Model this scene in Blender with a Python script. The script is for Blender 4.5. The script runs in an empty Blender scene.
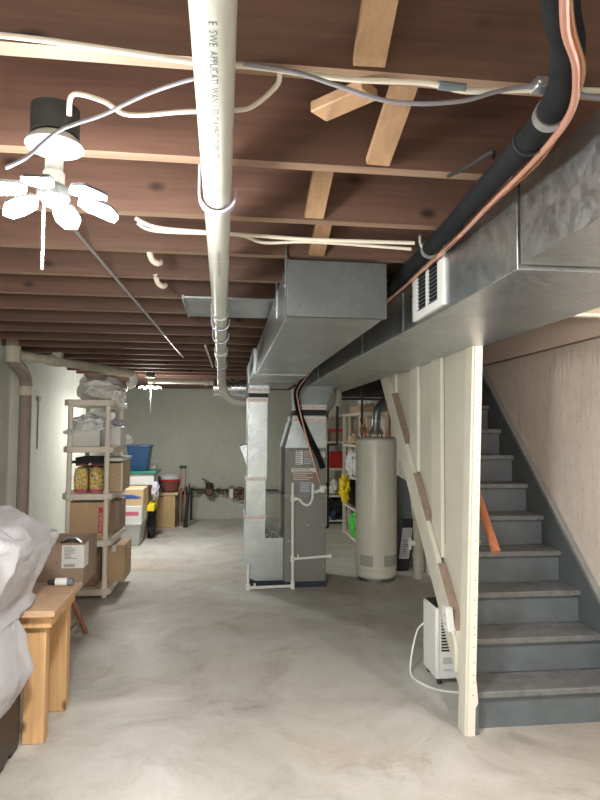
import bpy, bmesh, math, random
from math import sin, cos, pi, atan, radians, sqrt
from mathutils import Vector, Matrix, noise
random.seed(7)
scn = bpy.context.scene
COL = scn.collection
V = Vector
# ------------------------------------------------------------------ materials
def nt(name):
    m = bpy.data.materials.new(name); m.use_nodes = True
    t = m.node_tree; b = t.nodes['Principled BSDF']
    return m, t, b
def c4(c): return (c[0], c[1], c[2], 1)
def coords(t, scale=(1, 1, 1)):
    tc = t.nodes.new('ShaderNodeTexCoord'); mp = t.nodes.new('ShaderNodeMapping')
    geo = t.nodes.new('ShaderNodeNewGeometry')
    t.links.new(geo.outputs['Position'], mp.inputs['Vector']); mp.inputs['Scale'].default_value = scale
    return mp.outputs['Vector']
def noise_tex(t, vec, scale, detail=4, rough=.6):
    n = t.nodes.new('ShaderNodeTexNoise'); n.inputs['Scale'].default_value = scale
    n.inputs['Detail'].default_value = detail; n.inputs['Roughness'].default_value = rough
    t.links.new(vec, n.inputs['Vector']); return n.outputs['Fac']
def ramp(t, fac, stops):
    r = t.nodes.new('ShaderNodeValToRGB'); e = r.color_ramp.elements
    while len(e) < len(stops): e.new(.5)
    for el, (p, c) in zip(e, stops): el.position = p; el.color = c4(c)
    t.links.new(fac, r.inputs['Fac']); return r.outputs['Color']
def mixc(t, a, b, fac, mode='MIX'):
    x = t.nodes.new('ShaderNodeMix'); x.data_type = 'RGBA'; x.blend_type = mode
    for s, v in ((x.inputs['A'], a), (x.inputs['B'], b)):
        if isinstance(v, tuple): s.default_value = c4(v)
        else: t.links.new(v, s)
    if isinstance(fac, (int, float)): x.inputs['Factor'].default_value = fac
    else: t.links.new(fac, x.inputs['Factor'])
    return x.outputs['Result']
def bump(t, b, fac, strength=.3, dist=.01):
    n = t.nodes.new('ShaderNodeBump'); n.inputs['Strength'].default_value = strength
    n.inputs['Distance'].default_value = dist
    t.links.new(fac, n.inputs['Height']); t.links.new(n.outputs['Normal'], b.inputs['Normal'])
def plain(name, c, rough=.6, metal=0, var=.12, scale=9, bmp=0.05):
    m, t, b = nt(name); v = coords(t)
    f = noise_tex(t, v, scale)
    lo = tuple(x*(1-var) for x in c); hi = tuple(min(1, x*(1+var)) for x in c)
    t.links.new(ramp(t, f, [(.3, lo), (.7, hi)]), b.inputs['Base Color'])
    b.inputs['Roughness'].default_value = rough; b.inputs['Metallic'].default_value = metal
    if bmp: bump(t, b, noise_tex(t, v, scale*12), bmp, .004)
    return m
def wood(name, c1, c2, axis='x', rough=.65, scale=1.0, knots=True):
    m, t, b = nt(name)
    s = {'x': (1.2, 22, 22), 'y': (22, 1.2, 22), 'z': (22, 22, 1.2)}[axis]
    v = coords(t, tuple(k*scale for k in s))
    f = noise_tex(t, v, 1.6, 6, .65)
    col = ramp(t, f, [(.25, c1), (.75, c2)])
    if knots:
        v2 = coords(t, {'x': (3, 5, 5), 'y': (5, 3, 5), 'z': (5, 5, 3)}[axis])
        vo = t.nodes.new('ShaderNodeTexVoronoi'); vo.inputs['Scale'].default_value = 1.1
        t.links.new(v2, vo.inputs['Vector'])
        k = ramp(t, vo.outputs['Distance'], [(.05, (1, 1, 1)), (.13, (0, 0, 0))])
        col = mixc(t, col, tuple(x*.35 for x in c1), k)
    t.links.new(col, b.inputs['Base Color']); b.inputs['Roughness'].default_value = rough
    bump(t, b, f, .15, .003)
    return m
def galv(name, c=(.55, .585, .60), rough=.36, metal=.95):
    m, t, b = nt(name); v = coords(t)
    vo = t.nodes.new('ShaderNodeTexVoronoi'); vo.inputs['Scale'].default_value = 75
    t.links.new(v, vo.inputs['Vector'])
    col = mixc(t, tuple(x*.90 for x in c), tuple(min(1, x*1.10) for x in c), vo.outputs['Color'])
    f = noise_tex(t, v, 4, 5)
    col = mixc(t, col, ramp(t, f, [(.35, (.75, .77, .8)), (.65, (1, 1, 1))]), .8, 'MULTIPLY')
    t.links.new(col, b.inputs['Base Color'])
    b.inputs['Metallic'].default_value = metal
    t.links.new(ramp(t, noise_tex(t, v, 30, 3), [(.3, (rough-.08,)*3), (.7, (rough+.1,)*3)]), b.inputs['Roughness'])
    bump(t, b, noise_tex(t, v, 5, 2), .12, .02)
    return m
def emit(name, c, s):
    m, t, b = nt(name); b.inputs['Base Color'].default_value = c4(c)
    b.inputs['Emission Color'].default_value = c4(c); b.inputs['Emission Strength'].default_value = s
    return m
def painted_wall(name, c, stain=.3, warm=None):
    m, t, b = nt(name); v = coords(t)
    a = noise_tex(t, v, 1.3, 5); d = noise_tex(t, v, 14, 6, .7)
    col = ramp(t, a, [(.3, tuple(x*.86 for x in c)), (.7, c)])
    col = mixc(t, col, ramp(t, d, [(.35, (.86, .87, .84)), (.6, (1, 1, 1))]), .6, 'MULTIPLY')
    sp = coords(t, (6, 6, .7))
    s2 = noise_tex(t, sp, 1.2, 4)
    col = mixc(t, col, tuple(x*.7 for x in c), ramp(t, s2, [(.55, (0, 0, 0)), (.75, (stain,)*3)]))
    t.links.new(col, b.inputs['Base Color']); b.inputs['Roughness'].default_value = .85
    bump(t, b, d, .5, .012)
    if warm:
        r2 = ramp(t, noise_tex(t, coords(t, (5, 5, 1.6)), 2.0, 7, .75), [(.50, (0, 0, 0)), (.62, (.5, .5, .5)), (.68, (1, 1, 1))]); bump(t, b, r2, .45, .02)
    return m, t, b, col
def concrete_floor():
    m, t, b = nt('worn_concrete'); v = coords(t)
    wn = t.nodes.new('ShaderNodeTexNoise'); wn.inputs['Scale'].default_value = .8; wn.inputs['Detail'].default_value = 3
    t.links.new(v, wn.inputs['Vector'])
    va = t.nodes.new('ShaderNodeVectorMath'); va.operation = 'MULTIPLY_ADD'; va.inputs[1].default_value = (1.4, 1.4, 0)
    t.links.new(wn.outputs['Color'], va.inputs[0]); t.links.new(v, va.inputs[2])
    a = noise_tex(t, va.outputs[0], .9, 7, .62); d = noise_tex(t, va.outputs[0], 3.2, 8, .68); g = noise_tex(t, v, 60, 3)
    col = ramp(t, a, [(.30, (.40, .385, .345)), (.46, (.53, .52, .48)), (.58, (.60, .595, .56)), (.72, (.68, .68, .65))])
    col = mixc(t, col, ramp(t, d, [(.30, (.66, .64, .61)), (.44, (.90, .89, .87)), (.60, (1.0, 1.0, 1.0))]), .9, 'MULTIPLY')
    # pinkish bare patches and a dark oily smudge here and there
    pk = noise_tex(t, coords(t, (.55, .9, 1)), 1.1, 5, .6)
    col = mixc(t, col, (1.0, .90, .83), ramp(t, pk, [(.52, (0, 0, 0)), (.66, (.9, .9, .9))]), 'MULTIPLY')
    st = noise_tex(t, coords(t, (.8, .5, 1)), 2.3, 7, .7)
    col = mixc(t, col, (.74, .70, .66), ramp(t, st, [(.58, (0, 0, 0)), (.70, (.85, .85, .85))]), 'MULTIPLY')
    col = mixc(t, col, ramp(t, g, [(.35, (.88, .88, .88)), (.65, (1, 1, 1))]), .6, 'MULTIPLY')
    w = t.nodes.new('ShaderNodeTexVoronoi'); w.feature = 'DISTANCE_TO_EDGE'; w.inputs['Scale'].default_value = .36
    t.links.new(va.outputs[0], w.inputs['Vector'])
    cr = ramp(t, w.outputs['Distance'], [(.0, (.5, .5, .5)), (.004, (0, 0, 0))])
    cr = mixc(t, cr, ramp(t, noise_tex(t, v, 1.4, 3), [(.48, (0, 0, 0)), (.60, (1, 1, 1))]), 1.0, 'MULTIPLY')
    col = mixc(t, col, (.30, .27, .23), cr)
    sp = ramp(t, noise_tex(t, v, 9, 4, .7), [(.68, (0, 0, 0)), (.76, (.6, .6, .6))])
    col = mixc(t, col, (.42, .30, .22), sp)
    t.links.new(col, b.inputs['Base Color'])
    t.links.new(ramp(t, a, [(.3, (.62,)*3), (.7, (.42,)*3)]), b.inputs['Roughness'])
    bump(t, b, d, .15, .01)
    return m

M = {}
M['floor'] = concrete_floor()
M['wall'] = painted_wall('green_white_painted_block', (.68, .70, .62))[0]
M['wall_stair'] = painted_wall('cream_painted_masonry', (.82, .735, .67), .10, True)[0]
M['drywall'] = plain('cream_drywall', (.80, .68, .60), .85, 0, .05, 3)
M['header'] = plain('olive_drywall', (.50, .46, .36), .85, 0, .06, 3)
M['trimwhite'] = plain('cream_trim', (.85, .80, .70), .6, 0, .05)
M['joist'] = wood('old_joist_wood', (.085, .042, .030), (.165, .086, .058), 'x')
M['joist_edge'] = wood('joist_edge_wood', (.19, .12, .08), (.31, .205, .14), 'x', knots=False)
M['subfloor'] = wood('subfloor_boards', (.07, .035, .025), (.14, .075, .05), 'y')
M['bridging'] = wood('pale_bridging_wood', (.26, .15, .08), (.44, .28, .16), 'y')
M['pine'] = wood('honey_pine', (.50, .28, .12), (.72, .46, .24), 'z', .5)
M['pinetop'] = wood('worn_table_wood', (.42, .26, .15), (.58, .38, .24), 'x', .45, knots=False)
M['rail'] = wood('orange_brown_rail', (.24, .085, .04), (.38, .15, .07), 'y', .4, knots=False)
M['stool'] = wood('brown_stool_wood', (.22, .10, .05), (.36, .18, .10), 'z', .5, knots=False)
M['galv'] = galv('galvanized_steel')
M['galvdark'] = galv('galvanized_steel_dull', (.30, .32, .33), .45, .9)
M['galvcap'] = galv('dark_reflection_steel_cap', (.15, .16, .16), .55, .75)  # steel colour darkened to stand for the dark room the cap reflects
M['foil'] = galv('bright_foil', (.78, .80, .82), .25, .9)
M['pvc'] = plain('white_pvc', (.52, .53, .48), .32, 0, .03)
M['cpvc'] = plain('bright_white_pvc', (.94, .94, .92), .35, 0, .03)
M['creampipe'] = plain('cream_painted_pipe', (.62, .58, .48), .6, 0, .12)
M['taupe'] = plain('shaded_taupe_paint', (.33, .27, .225), .7, 0, .10)  # the wall stack's shade is mixed into its paint colour
M['mauve'] = plain('mauve_plastic', (.50, .46, .58), .35, 0, .05)
M['black'] = plain('black_rubber', (.018, .019, .021), .6, 0, .2)
M['foam'] = plain('black_foam_insulation', (.014, .015, .017), .95, 0, .3, 20, .2)
M['foam'].node_tree.nodes['Principled BSDF'].inputs['Specular IOR Level'].default_value = .15
M['blackgap'] = plain('black_recess', (.004, .004, .004), .9, 0, 0)
M['copper'] = plain('pinkish_copper', (.80, .42, .32), .35, .55, .08)
M['coppert'] = plain('aged_copper', (.45, .22, .12), .4, .7, .15)
M['cablewhite'] = plain('cream_cable_sheath', (.68, .62, .52), .5, 0, .08)
M['cablegrey'] = plain('grey_cable_sheath', (.22, .21, .24), .5, 0, .1)
M['steel'] = plain('bright_steel', (.62, .63, .64), .3, .85, .05)
M['darkiron'] = plain('dark_iron', (.05, .045, .042), .6, .4, .2)
M['rust'] = plain('rusty_iron', (.16, .085, .055), .8, .3, .3, 30, .3)
M['furnace'] = plain('grey_brown_enamel', (.26, .255, .245), .42, .1, .04)
M['navy'] = plain('navy_base', (.025, .04, .06), .6, 0, .1)
M['tape'] = plain('foil_tape_base', (.80, .74, .74), .4, .2, .05)
M['tapeprint'] = plain('red_tape_print', (.55, .18, .18), .6, 0, .2)
M['stickerwhite'] = plain('white_sticker', (.82, .83, .82), .5, 0, .03)
M['stickerrust'] = plain('brown_sticker', (.36, .22, .17), .5, 0, .15, 60)
M['stickerblue'] = plain('blue_grey_sticker', (.20, .27, .34), .5, 0, .15, 60)
M['heater'] = plain('almond_enamel', (.78, .76, .66), .33, 0, .03)
M['heaterlabel'] = plain('grey_label', (.47, .46, .40), .5, 0, .12, 50)
M['panel'] = plain('greenish_cream_panel', (.64, .62, .53), .6, 0, .05, 2)
M['panelwood'] = plain('cream_painted_lumber', (.68, .66, .57), .6, 0, .06, 4)
M['rawbrown'] = wood('bare_brown_wood', (.24, .17, .13), (.40, .30, .24), 'y', .7, knots=False)
M['strip'] = plain('ivory_steel_strip', (.78, .74, .65), .45, 0, .03)
M['stair'] = plain('slate_grey_deck_paint', (.125, .150, .168), .5, 0, .16, 7, .1)
M['stairworn'] = plain('scuffed_grey_paint', (.155, .165, .172), .55, 0, .25, 14, .1)
M['skirt'] = plain('slate_skirt_paint', (.10, .12, .13), .5, 0, .1)
M['skirtcap'] = plain('grey_cap_paint', (.24, .25, .25), .5, 0, .12)
M['shelf'] = plain('beige_plastic', (.80, .74, .65), .5, 0, .04)
M['shelfwood'] = plain('cream_shelf_paint', (.70, .67, .56), .6, 0, .05)
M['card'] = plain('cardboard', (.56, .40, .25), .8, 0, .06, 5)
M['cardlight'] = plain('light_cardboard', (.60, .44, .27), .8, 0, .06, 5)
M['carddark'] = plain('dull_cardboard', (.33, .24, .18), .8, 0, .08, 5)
M['cardin'] = plain('cardboard_inside', (.22, .14, .08), .9, 0, .08, 5)
M['cabinetwood'] = wood('yellow_plywood', (.45, .30, .13), (.60, .42, .21), 'z', .6, knots=False)
M['chest'] = plain('dark_brown_leather', (.030, .022, .018), .45, 0, .2, 20, .15)
M['white'] = plain('white_plastic', (.82, .83, .82), .4, 0, .03)
M['paper'] = plain('white_paper', (.74, .75, .72), .7, 0, .04)
M['ink'] = plain('grey_print', (.13, .16, .16), .7, 0, .1)
M['inkblack'] = plain('black_print', (.03, .03, .03), .6, 0, .1)
M['tubgrey'] = plain('pale_grey_tub', (.52, .54, .54), .4, 0, .04)
M['blue'] = plain('blue_plastic', (.012, .045, .11), .35, 0, .08)
M['bluecard'] = plain('blue_print', (.05, .12, .42), .5, 0, .1)
M['teal'] = plain('teal_plastic', (.02, .15, .125), .35, 0, .06)
M['red'] = plain('red_plastic', (.40, .02, .02), .4, 0, .1)
M['pink'] = plain('pink_print', (.65, .14, .22), .6, 0, .1)
M['redprint'] = plain('crimson_print', (.60, .03, .08), .6, 0, .1)
M['basket'] = plain('brown_red_basket', (.20, .07, .05), .7, 0, .3, 40, .3)
M['yellow'] = plain('yellow_plastic_bag', (.82, .62, .02), .35, 0, .15, 12, .2)
M['green'] = plain('lime_green_bag', (.10, .60, .08), .4, 0, .2, 12, .2)
M['greymetal'] = plain('blue_grey_panel', (.16, .19, .21), .5, .1, .08)
M['lampbase'] = plain('white_porcelain', (.50, .50, .46), .4, 0, .03)
M['box_teal'] = plain('old_grey_steel_box', (.06, .065, .062), .5, .3, .1)
M['led'] = emit('lit_led_panel', (1.0, .97, .93), 28)
M['chain'] = plain('beaded_chain', (.80, .78, .76), .3, .5, .05)
M['purple'] = plain('lilac_bag', (.58, .54, .64), .4, 0, .1)
M['darkstuff'] = plain('black_fabric', (.02, .02, .026), .8, 0, .4, 30, .3)
def m_noodle():
    m, t, b = nt('yellow_tangle'); v = coords(t)
    f = noise_tex(t, v, 45, 3)
    t.links.new(ramp(t, f, [(.35, (.35, .18, .04)), (.5, (.80, .60, .14)), (.65, (.88, .80, .52))]), b.inputs['Base Color'])
    bump(t, b, f, .6, .01); return m
M['noodle'] = m_noodle()
def m_bag():
    m, t, b = nt('crinkled_clear_bag'); v = coords(t)
    f = noise_tex(t, v, 16, 5, .7)
    t.links.new(ramp(t, f, [(.35, (.78, .78, .74)), (.6, (.92, .92, .89))]), b.inputs['Base Color'])
    b.inputs['Roughness'].default_value = .28; bump(t, b, f, .45, .02); return m
M['bag'] = m_bag()
def m_patbag():
    m, t, b = nt('patterned_white_bag'); v = coords(t)
    f = noise_tex(t, v, 15, 2); g = noise_tex(t, v, 30, 4)
    col = ramp(t, f, [(.62, (.80, .82, .84)), (.68, (.10, .10, .14))])
    t.links.new(col, b.inputs['Base Color']); b.inputs['Roughness'].default_value = .35
    bump(t, b, g, .7, .02); return m
M['patbag'] = m_patbag()
def m_cloth():
    m, t, b = nt('pale_grey_sheet'); v = coords(t)
    f = noise_tex(t, v, 5, 4); g = noise_tex(t, coords(t, (1, 1, .35)), 16, 4)
    t.links.new(ramp(t, f, [(.3, (.33, .325, .345)), (.7, (.43, .425, .445))]), b.inputs['Base Color'])
    b.inputs['Roughness'].default_value = .55; bump(t, b, g, .35, .02)
    b.inputs['Sheen Weight'].default_value = .2; return m
M['cloth'] = m_cloth()
def m_wallback():
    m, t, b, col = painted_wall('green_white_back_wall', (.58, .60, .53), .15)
    # peeling damp patch around the water pipe
    g = t.nodes.new('ShaderNodeNewGeometry'); s = t.nodes.new('ShaderNodeSeparateXYZ'); t.links.new(g.outputs['Position'], s.inputs[0])
    def rng(o, a, bb, soft):
        r = t.nodes.new('ShaderNodeMapRange'); r.inputs['From Min'].default_value = a-soft; r.inputs['From Max'].default_value = a
        t.links.new(o, r.inputs['Value'])
        q = t.nodes.new('ShaderNodeMapRange'); q.inputs['From Min'].default_value = bb; q.inputs['From Max'].default_value = bb+soft
        q.inputs['To Min'].default_value = 1; q.inputs['To Max'].default_value = 0; t.links.new(o, q.inputs['Value'])
        x = t.nodes.new('ShaderNodeMath'); x.operation = 'MULTIPLY'; t.links.new(r.outputs[0], x.inputs[0]); t.links.new(q.outputs[0], x.inputs[1]); return x.outputs[0]
    x = t.nodes.new('ShaderNodeMath'); x.operation = 'MULTIPLY'
    t.links.new(rng(s.outputs['X'], -.5, .5, .25), x.inputs[0]); t.links.new(rng(s.outputs['Z'], .38, .5, .12), x.inputs[1])
    n = noise_tex(t, coords(t), 6, 5, .7)
    y = t.nodes.new('ShaderNodeMath'); y.operation = 'MULTIPLY_ADD'; t.links.new(x.outputs[0], y.inputs[0]); y.inputs[1].default_value = .35
    t.links.new(n, y.inputs[2])
    k = ramp(t, y.outputs[0], [(.76, (0, 0, 0)), (.82, (.85, .85, .85))])
    t.links.new(mixc(t, col, (.20, .18, .14), k), b.inputs['Base Color'])
    return m
M['wall_back'] = m_wallback()

# ------------------------------------------------------------------ mesh builder
class MB:
    def __init__(s): s.bm = bmesh.new()
    def face(s, vs, m=0):
        try: f = s.bm.faces.new(vs); f.material_index = m; return f
        except ValueError: return None
    def hexa(s, p, m=0):
        v = [s.bm.verts.new(q) for q in p]
        for i in ((0, 3, 2, 1), (4, 5, 6, 7), (0, 1, 5, 4), (1, 2, 6, 5), (2, 3, 7, 6), (3, 0, 4, 7)): s.face([v[k] for k in i], m)
        return s
    def box(s, x0, y0, z0, x1, y1, z1, m=0):
        return s.hexa([(x0, y0, z0), (x1, y0, z0), (x1, y1, z0), (x0, y1, z0), (x0, y0, z1), (x1, y0, z1), (x1, y1, z1), (x0, y1, z1)], m)
    def rings(s, rings, m=0, caps=True, closed=True):
        R = [[s.bm.verts.new(p) for p in r] for r in rings]
        n = len(R[0])
        for a, b in zip(R, R[1:]):
            for i in range(n if closed else n-1):
                j = (i+1) % n; s.face([a[i], a[j], b[j], b[i]], m)
        if caps and closed: s.face(R[0][::-1], m); s.face(R[-1], m)
        return s
    def cyl(s, p0, p1, r0, r1=None, n=20, m=0):
        return s.tube([p0, p1], [r0, r0 if r1 is None else r1], n, m, smooth=0)
    def tube(s, pts, r, n=12, m=0, smooth=6):
        P = [V(p) for p in pts]
        if smooth and len(P) > 2:
            Q = []
            for i in range(len(P)-1):
                a = P[max(i-1, 0)]; b = P[i]; c = P[i+1]; d = P[min(i+2, len(P)-1)]
                for k in range(smooth):
                    t = k/smooth
                    Q.append(.5*((2*b)+(c-a)*t+(2*a-5*b+4*c-d)*t*t+(3*b-a-3*c+d)*t**3))
            Q.append(P[-1])
            rr = [r]*len(Q) if isinstance(r, (int, float)) else [r[min(int(i/smooth), len(r)-1)] for i in range(len(Q))]
            P = Q; r = rr
        if isinstance(r, (int, float)): r = [r]*len(P)
        up = None; rings = []
        for i, p in enumerate(P):
            d = (P[min(i+1, len(P)-1)]-P[max(i-1, 0)]).normalized()
            if up is None:
                up = V((0, 0, 1)) if abs(d.z) < .9 else V((0, 1, 0))
            a = d.cross(up).normalized(); b = a.cross(d).normalized(); up = b
            rings.append([p+(a*cos(2*pi*k/n)+b*sin(2*pi*k/n))*r[i] for k in range(n)])
        return s.rings(rings, m)
    def prism(s, poly, ax, a, b, m=0):
        def mk(u, v, w): return {'x': (w, u, v), 'y': (u, w, v), 'z': (u, v, w)}[ax]
        return s.rings([[mk(u, v, a) for u, v in poly], [mk(u, v, b) for u, v in poly]], m)
    def lathe(s, prof, c, n=28, m=0):
        return s.rings([[(c[0]+r*cos(2*pi*k/n), c[1]+r*sin(2*pi*k/n), c[2]+z) for k in range(n)] for r, z in prof], m)
    def bar(s, p0, p1, w, h, m=0, up=(0, 0, 1)):
        p0 = V(p0); p1 = V(p1); d = (p1-p0).normalized(); u = V(up)
        a = d.cross(u)
        if a.length < 1e-4: a = d.cross(V((0, 1, 0)))
        a.normalize(); b = a.cross(d).normalized()
        rr = [[p+a*sx*w/2+b*sy*h/2 for sx, sy in ((-1, -1), (1, -1), (1, 1), (-1, 1))] for p in (p0, p1)]
        return s.rings(rr, m)
    def blob(s, c, r, amp=.15, freq=3, seed=0, m=0, sub=4, flat=None, sq=1.0):
        t = bmesh.new(); bmesh.ops.create_icosphere(t, subdivisions=sub, radius=1)
        mp = {}
        for v in t.verts:
            p = v.co.normalized()
            q = V([math.copysign(abs(x)**sq, x) for x in p])
            k = 1+amp*noise.noise(p*freq+V((seed*3.7, seed, 0)))+amp*.5*noise.noise(p*freq*2.7+V((0, seed, 9)))
            w = V((c[0]+q.x*r[0]*k, c[1]+q.y*r[1]*k, c[2]+q.z*r[2]*k))
            if flat is not None and w.z < flat: w.z = flat
            mp[v.index] = s.bm.verts.new(w)
        for f in t.faces: s.face([mp[v.index] for v in f.verts], m)
        t.free(); return s
def wl(o):
    p = V((0, 0, 0))
    while o: p += o.location; o = o.parent
    return p
def obj(name, mb, mats, parent=None, bevel=0, angle=35, solid=0):
    bm = mb.bm
    bmesh.ops.recalc_face_normals(bm, faces=bm.faces)
    if parent: org = wl(parent)
    else:
        xs = [v.co.x for v in bm.verts]; ys = [v.co.y for v in bm.verts]; zs = [v.co.z for v in bm.verts]
        org = V(((min(xs)+max(xs))/2, (min(ys)+max(ys))/2, min(zs)))
    bmesh.ops.translate(bm, verts=bm.verts, vec=-org)
    me = bpy.data.meshes.new(name); bm.to_mesh(me); bm.free()
    if not isinstance(mats, (list, tuple)): mats = [mats]
    for k in mats: me.materials.append(M[k])
    for p in me.polygons: p.use_smooth = True
    me.set_sharp_from_angle(angle=radians(angle))
    o = bpy.data.objects.new(name, me); COL.objects.link(o)
    if parent: o.parent = parent
    else: o.location = org
    if bevel:
        b = o.modifiers.new('bevel', 'BEVEL'); b.width = bevel; b.segments = 2; b.limit_method = 'ANGLE'; b.harden_normals = False
    if solid:
        b = o.modifiers.new('solid', 'SOLIDIFY'); b.thickness = solid
    return o
def tag(o, label, cat, group=None):
    o['label'] = label; o['category'] = cat
    if group: o['group'] = group
    return o
def thing(name, label, cat, loc, group=None):
    o = bpy.data.objects.new(name, None); COL.objects.link(o); o.location = loc; o.empty_display_size = .1
    return tag(o, label, cat, group)
def struct(name, mb, mats, **k):
    o = obj(name, mb, mats, **k); o['kind'] = 'structure'; return o
def dup(root, delta, label=None, group=None):
    r = root.copy(); COL.objects.link(r); r.location = root.location+V(delta)
    if label: r['label'] = label
    if group: r['group'] = group
    for ch in list(root.children):
        c = ch.copy(); COL.objects.link(c); c.parent = r
        for g in list(ch.children):
            d = g.copy(); COL.objects.link(d); d.parent = c
    return r
def text_mb(txt, size, fn):
    cu = bpy.data.curves.new('txt', 'FONT'); cu.body = txt; cu.size = size; cu.resolution_u = 2
    o = bpy.data.objects.new('txt', cu); COL.objects.link(o)
    dg = bpy.context.evaluated_depsgraph_get(); me = bpy.data.meshes.new_from_object(o.evaluated_get(dg))
    mb = MB(); mb.bm.from_mesh(me)
    for v in mb.bm.verts: v.co = V(fn(v.co.x, v.co.y))
    bpy.data.objects.remove(o); bpy.data.curves.remove(cu); bpy.data.meshes.remove(me)
    return mb

# ------------------------------------------------------------------ setting
XL, XR, YB, YF = -1.9, 2.15, 10.5, -2.6
JZ = 2.22; SZ = 2.455
struct('floor', MB().box(XL-.2, YF-.2, -.1, XR+.2, YB+.2, 0), 'floor')
struct('wall_left', MB().box(XL-.2, YF-.2, 0, XL, YB+.2, SZ), 'wall')
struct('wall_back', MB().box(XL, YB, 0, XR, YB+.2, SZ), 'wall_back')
struct('wall_front', MB().box(XL, YF-.2, 0, XR, YF, SZ), 'wall')
struct('wall_right', MB().box(XR, YF-.2, 0, XR+.2, YB+.2, 2.075), 'wall_stair')
struct('wall_right', MB().box(XR-.004, YF-.2, 2.088, XR+.2, YB+.2, 3.6), 'drywall')
SW0, SW1 = 2.9, 6.4       # stairwell opening
c = MB(); c.box(XL-.2, YF-.2, SZ, 1.30, YB+.2, SZ+.03); c.box(1.30, YF-.2, SZ, XR, SW0, SZ+.03); c.box(1.30, SW1, SZ, XR, YB+.2, SZ+.03)
struct('ceiling', c, 'subfloor')
struct('trim_1', MB().box(1.315, SW0, 2.142, XR-.004, SW0+.03, SZ), 'header')
struct('trim_2', MB().box(1.315, SW0-.006, 2.127, XR-.004, SW0+.034, 2.142), 'trimwhite')
struct('wall_stairwell', MB().box(1.302, SW0+.055, 2.25, 1.32, SW1, 3.6), 'drywall')
struct('wall_stairwell_end', MB().box(1.315, SW1, SZ+.03, XR, SW1+.05, 3.6), 'drywall')
struct('wall_stairwell_front', MB().box(1.315, SW0+.035, SZ, XR, SW0+.05, 3.6), 'drywall')
struct('ceiling_stairwell', MB().box(1.3, SW0, 3.6, XR+.2, SW1+.1, 3.63), 'drywall')

# joists
ORD = ['nearest', 'second', 'third', 'fourth', 'fifth', 'sixth', 'seventh', 'eighth', 'ninth', 'tenth', 'eleventh', 'twelfth', 'thirteenth',
       'fourteenth', 'fifteenth', 'sixteenth', 'seventeenth', 'eighteenth', 'nineteenth', 'twentieth', 'twenty-first', 'twenty-second', 'twenty-third']
JY = [1.13+.417*k for k in range(23)]
for k, y in enumerate(JY):
    y0, y1 = y-.021, y+.021
    x1 = 1.295 if SW0 < y < SW1 else XR-.01
    b = MB().box(XL+.005, y0, JZ, x1, y1, SZ-.002)
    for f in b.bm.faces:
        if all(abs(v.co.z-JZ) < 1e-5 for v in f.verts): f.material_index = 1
    nm = 'brown wooden floor joist overhead, %s from the camera' % ORD[k] if k else 'brown wooden floor joist overhead, nearest the camera, with cables stapled along it'
    tag(obj('floor_joist', b, ['joist', 'joist_edge']), nm, 'joist', 'floor joists under the ceiling')

# cross bridging (bottom on joist k, top on joist k-1)
def bridge(x0, k, x1, w, label):
    p0 = V((x0, JY[k]-.021, JZ+.012)); yt = (JY[k-1]+.021) if k else .75
    p1 = V((x1, yt, SZ-.03))
    tag(obj('cross_bridging', MB().bar(p0+V((0, -.004, 0)), p1, w, .022), 'bridging'), label, 'wood brace', 'bridging pieces between the joists')
bridge(.262, 0, .25, .062, 'knotty pale wood bridging piece nailed in front of the nearest joist')
bridge(.385, 1, .415, .062, 'pale wood bridging strip between the nearest and second joists')
bridge(.275, 2, .285, .062, 'pale wood bridging strip between the second and third joists')
bridge(.345, 3, .36, .062, 'brown wood bridging strip between the third and fourth joists, above the box duct end')
tag(obj('wood_offcut', MB().bar((.275, 1.145, 2.206), (.185, 1.245, 2.206), .055, .024), 'bridging', bevel=.003),
    'short weathered wood offcut lying crosswise under the nearest joist', 'wood offcut')

# ------------------------------------------------------------------ big white pipe
def pz(y): return 2.165-.0245*(y-.8)
def pxx(y): return -.030-.007*(y-.8)
PR = .037
wp = thing('drain_pipe', 'long white plastic drain pipe with black printing hung under the joists', 'pipe', (pxx(.2), .2, pz(.2)-PR))
obj('pipe_body', MB().tube([(pxx(.1), .1, pz(.1)), (pxx(3), 3, pz(3)), (pxx(5.75), 5.75, pz(5.75))], PR, 28, smooth=1), 'pvc', wp)
obj('elbow', MB().tube([(pxx(5.75), 5.7, pz(5.75)), (-.065, 5.86, 2.03), (-.060, 5.93, 1.97), (-.045, 5.96, 1.91)], PR*1.15, 20), 'pvc', wp)
obj('pipe_branch', MB().tube([(-.045, 5.96, 1.92), (-.01, 5.97, 1.86), (.05, 5.97, 1.81), (.12, 5.97, 1.795), (.175, 5.97, 1.79)], PR, 20), 'pvc', wp)
obj('coupling', MB().cyl((pxx(4.2), 4.2, pz(4.2)), (pxx(4.36), 4.36, pz(4.36)), PR*1.3, n=24), 'pvc', wp)
obj('coupling', MB().cyl((pxx(3.02), 3.02, pz(3.02)), (pxx(3.08), 3.08, pz(3.08)), PR*1.16, n=24), 'pvc', wp)
def on_pipe(y0, off=0):
    def fn(u, v):
        y = y0+u; a = (v-.004+off)/PR
        return (pxx(y)+sin(a)*(PR+.0006), y, pz(y)-cos(a)*(PR+.0006))
    return fn
t1 = text_mb('E  SWE  APPLICATI  WAN 1-S2-O 4 MHO-CHEM-STD-15-O2-C-0  PVC-DWV', .019, on_pipe(.870, -.002))
obj('printing', t1, 'ink', wp)
t1 = text_mb('HOME  WAN 1-S2-O  4 MHO-CHEM-STD', .016, on_pipe(1.95))
obj('printing', t1, 'ink', wp)
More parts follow.
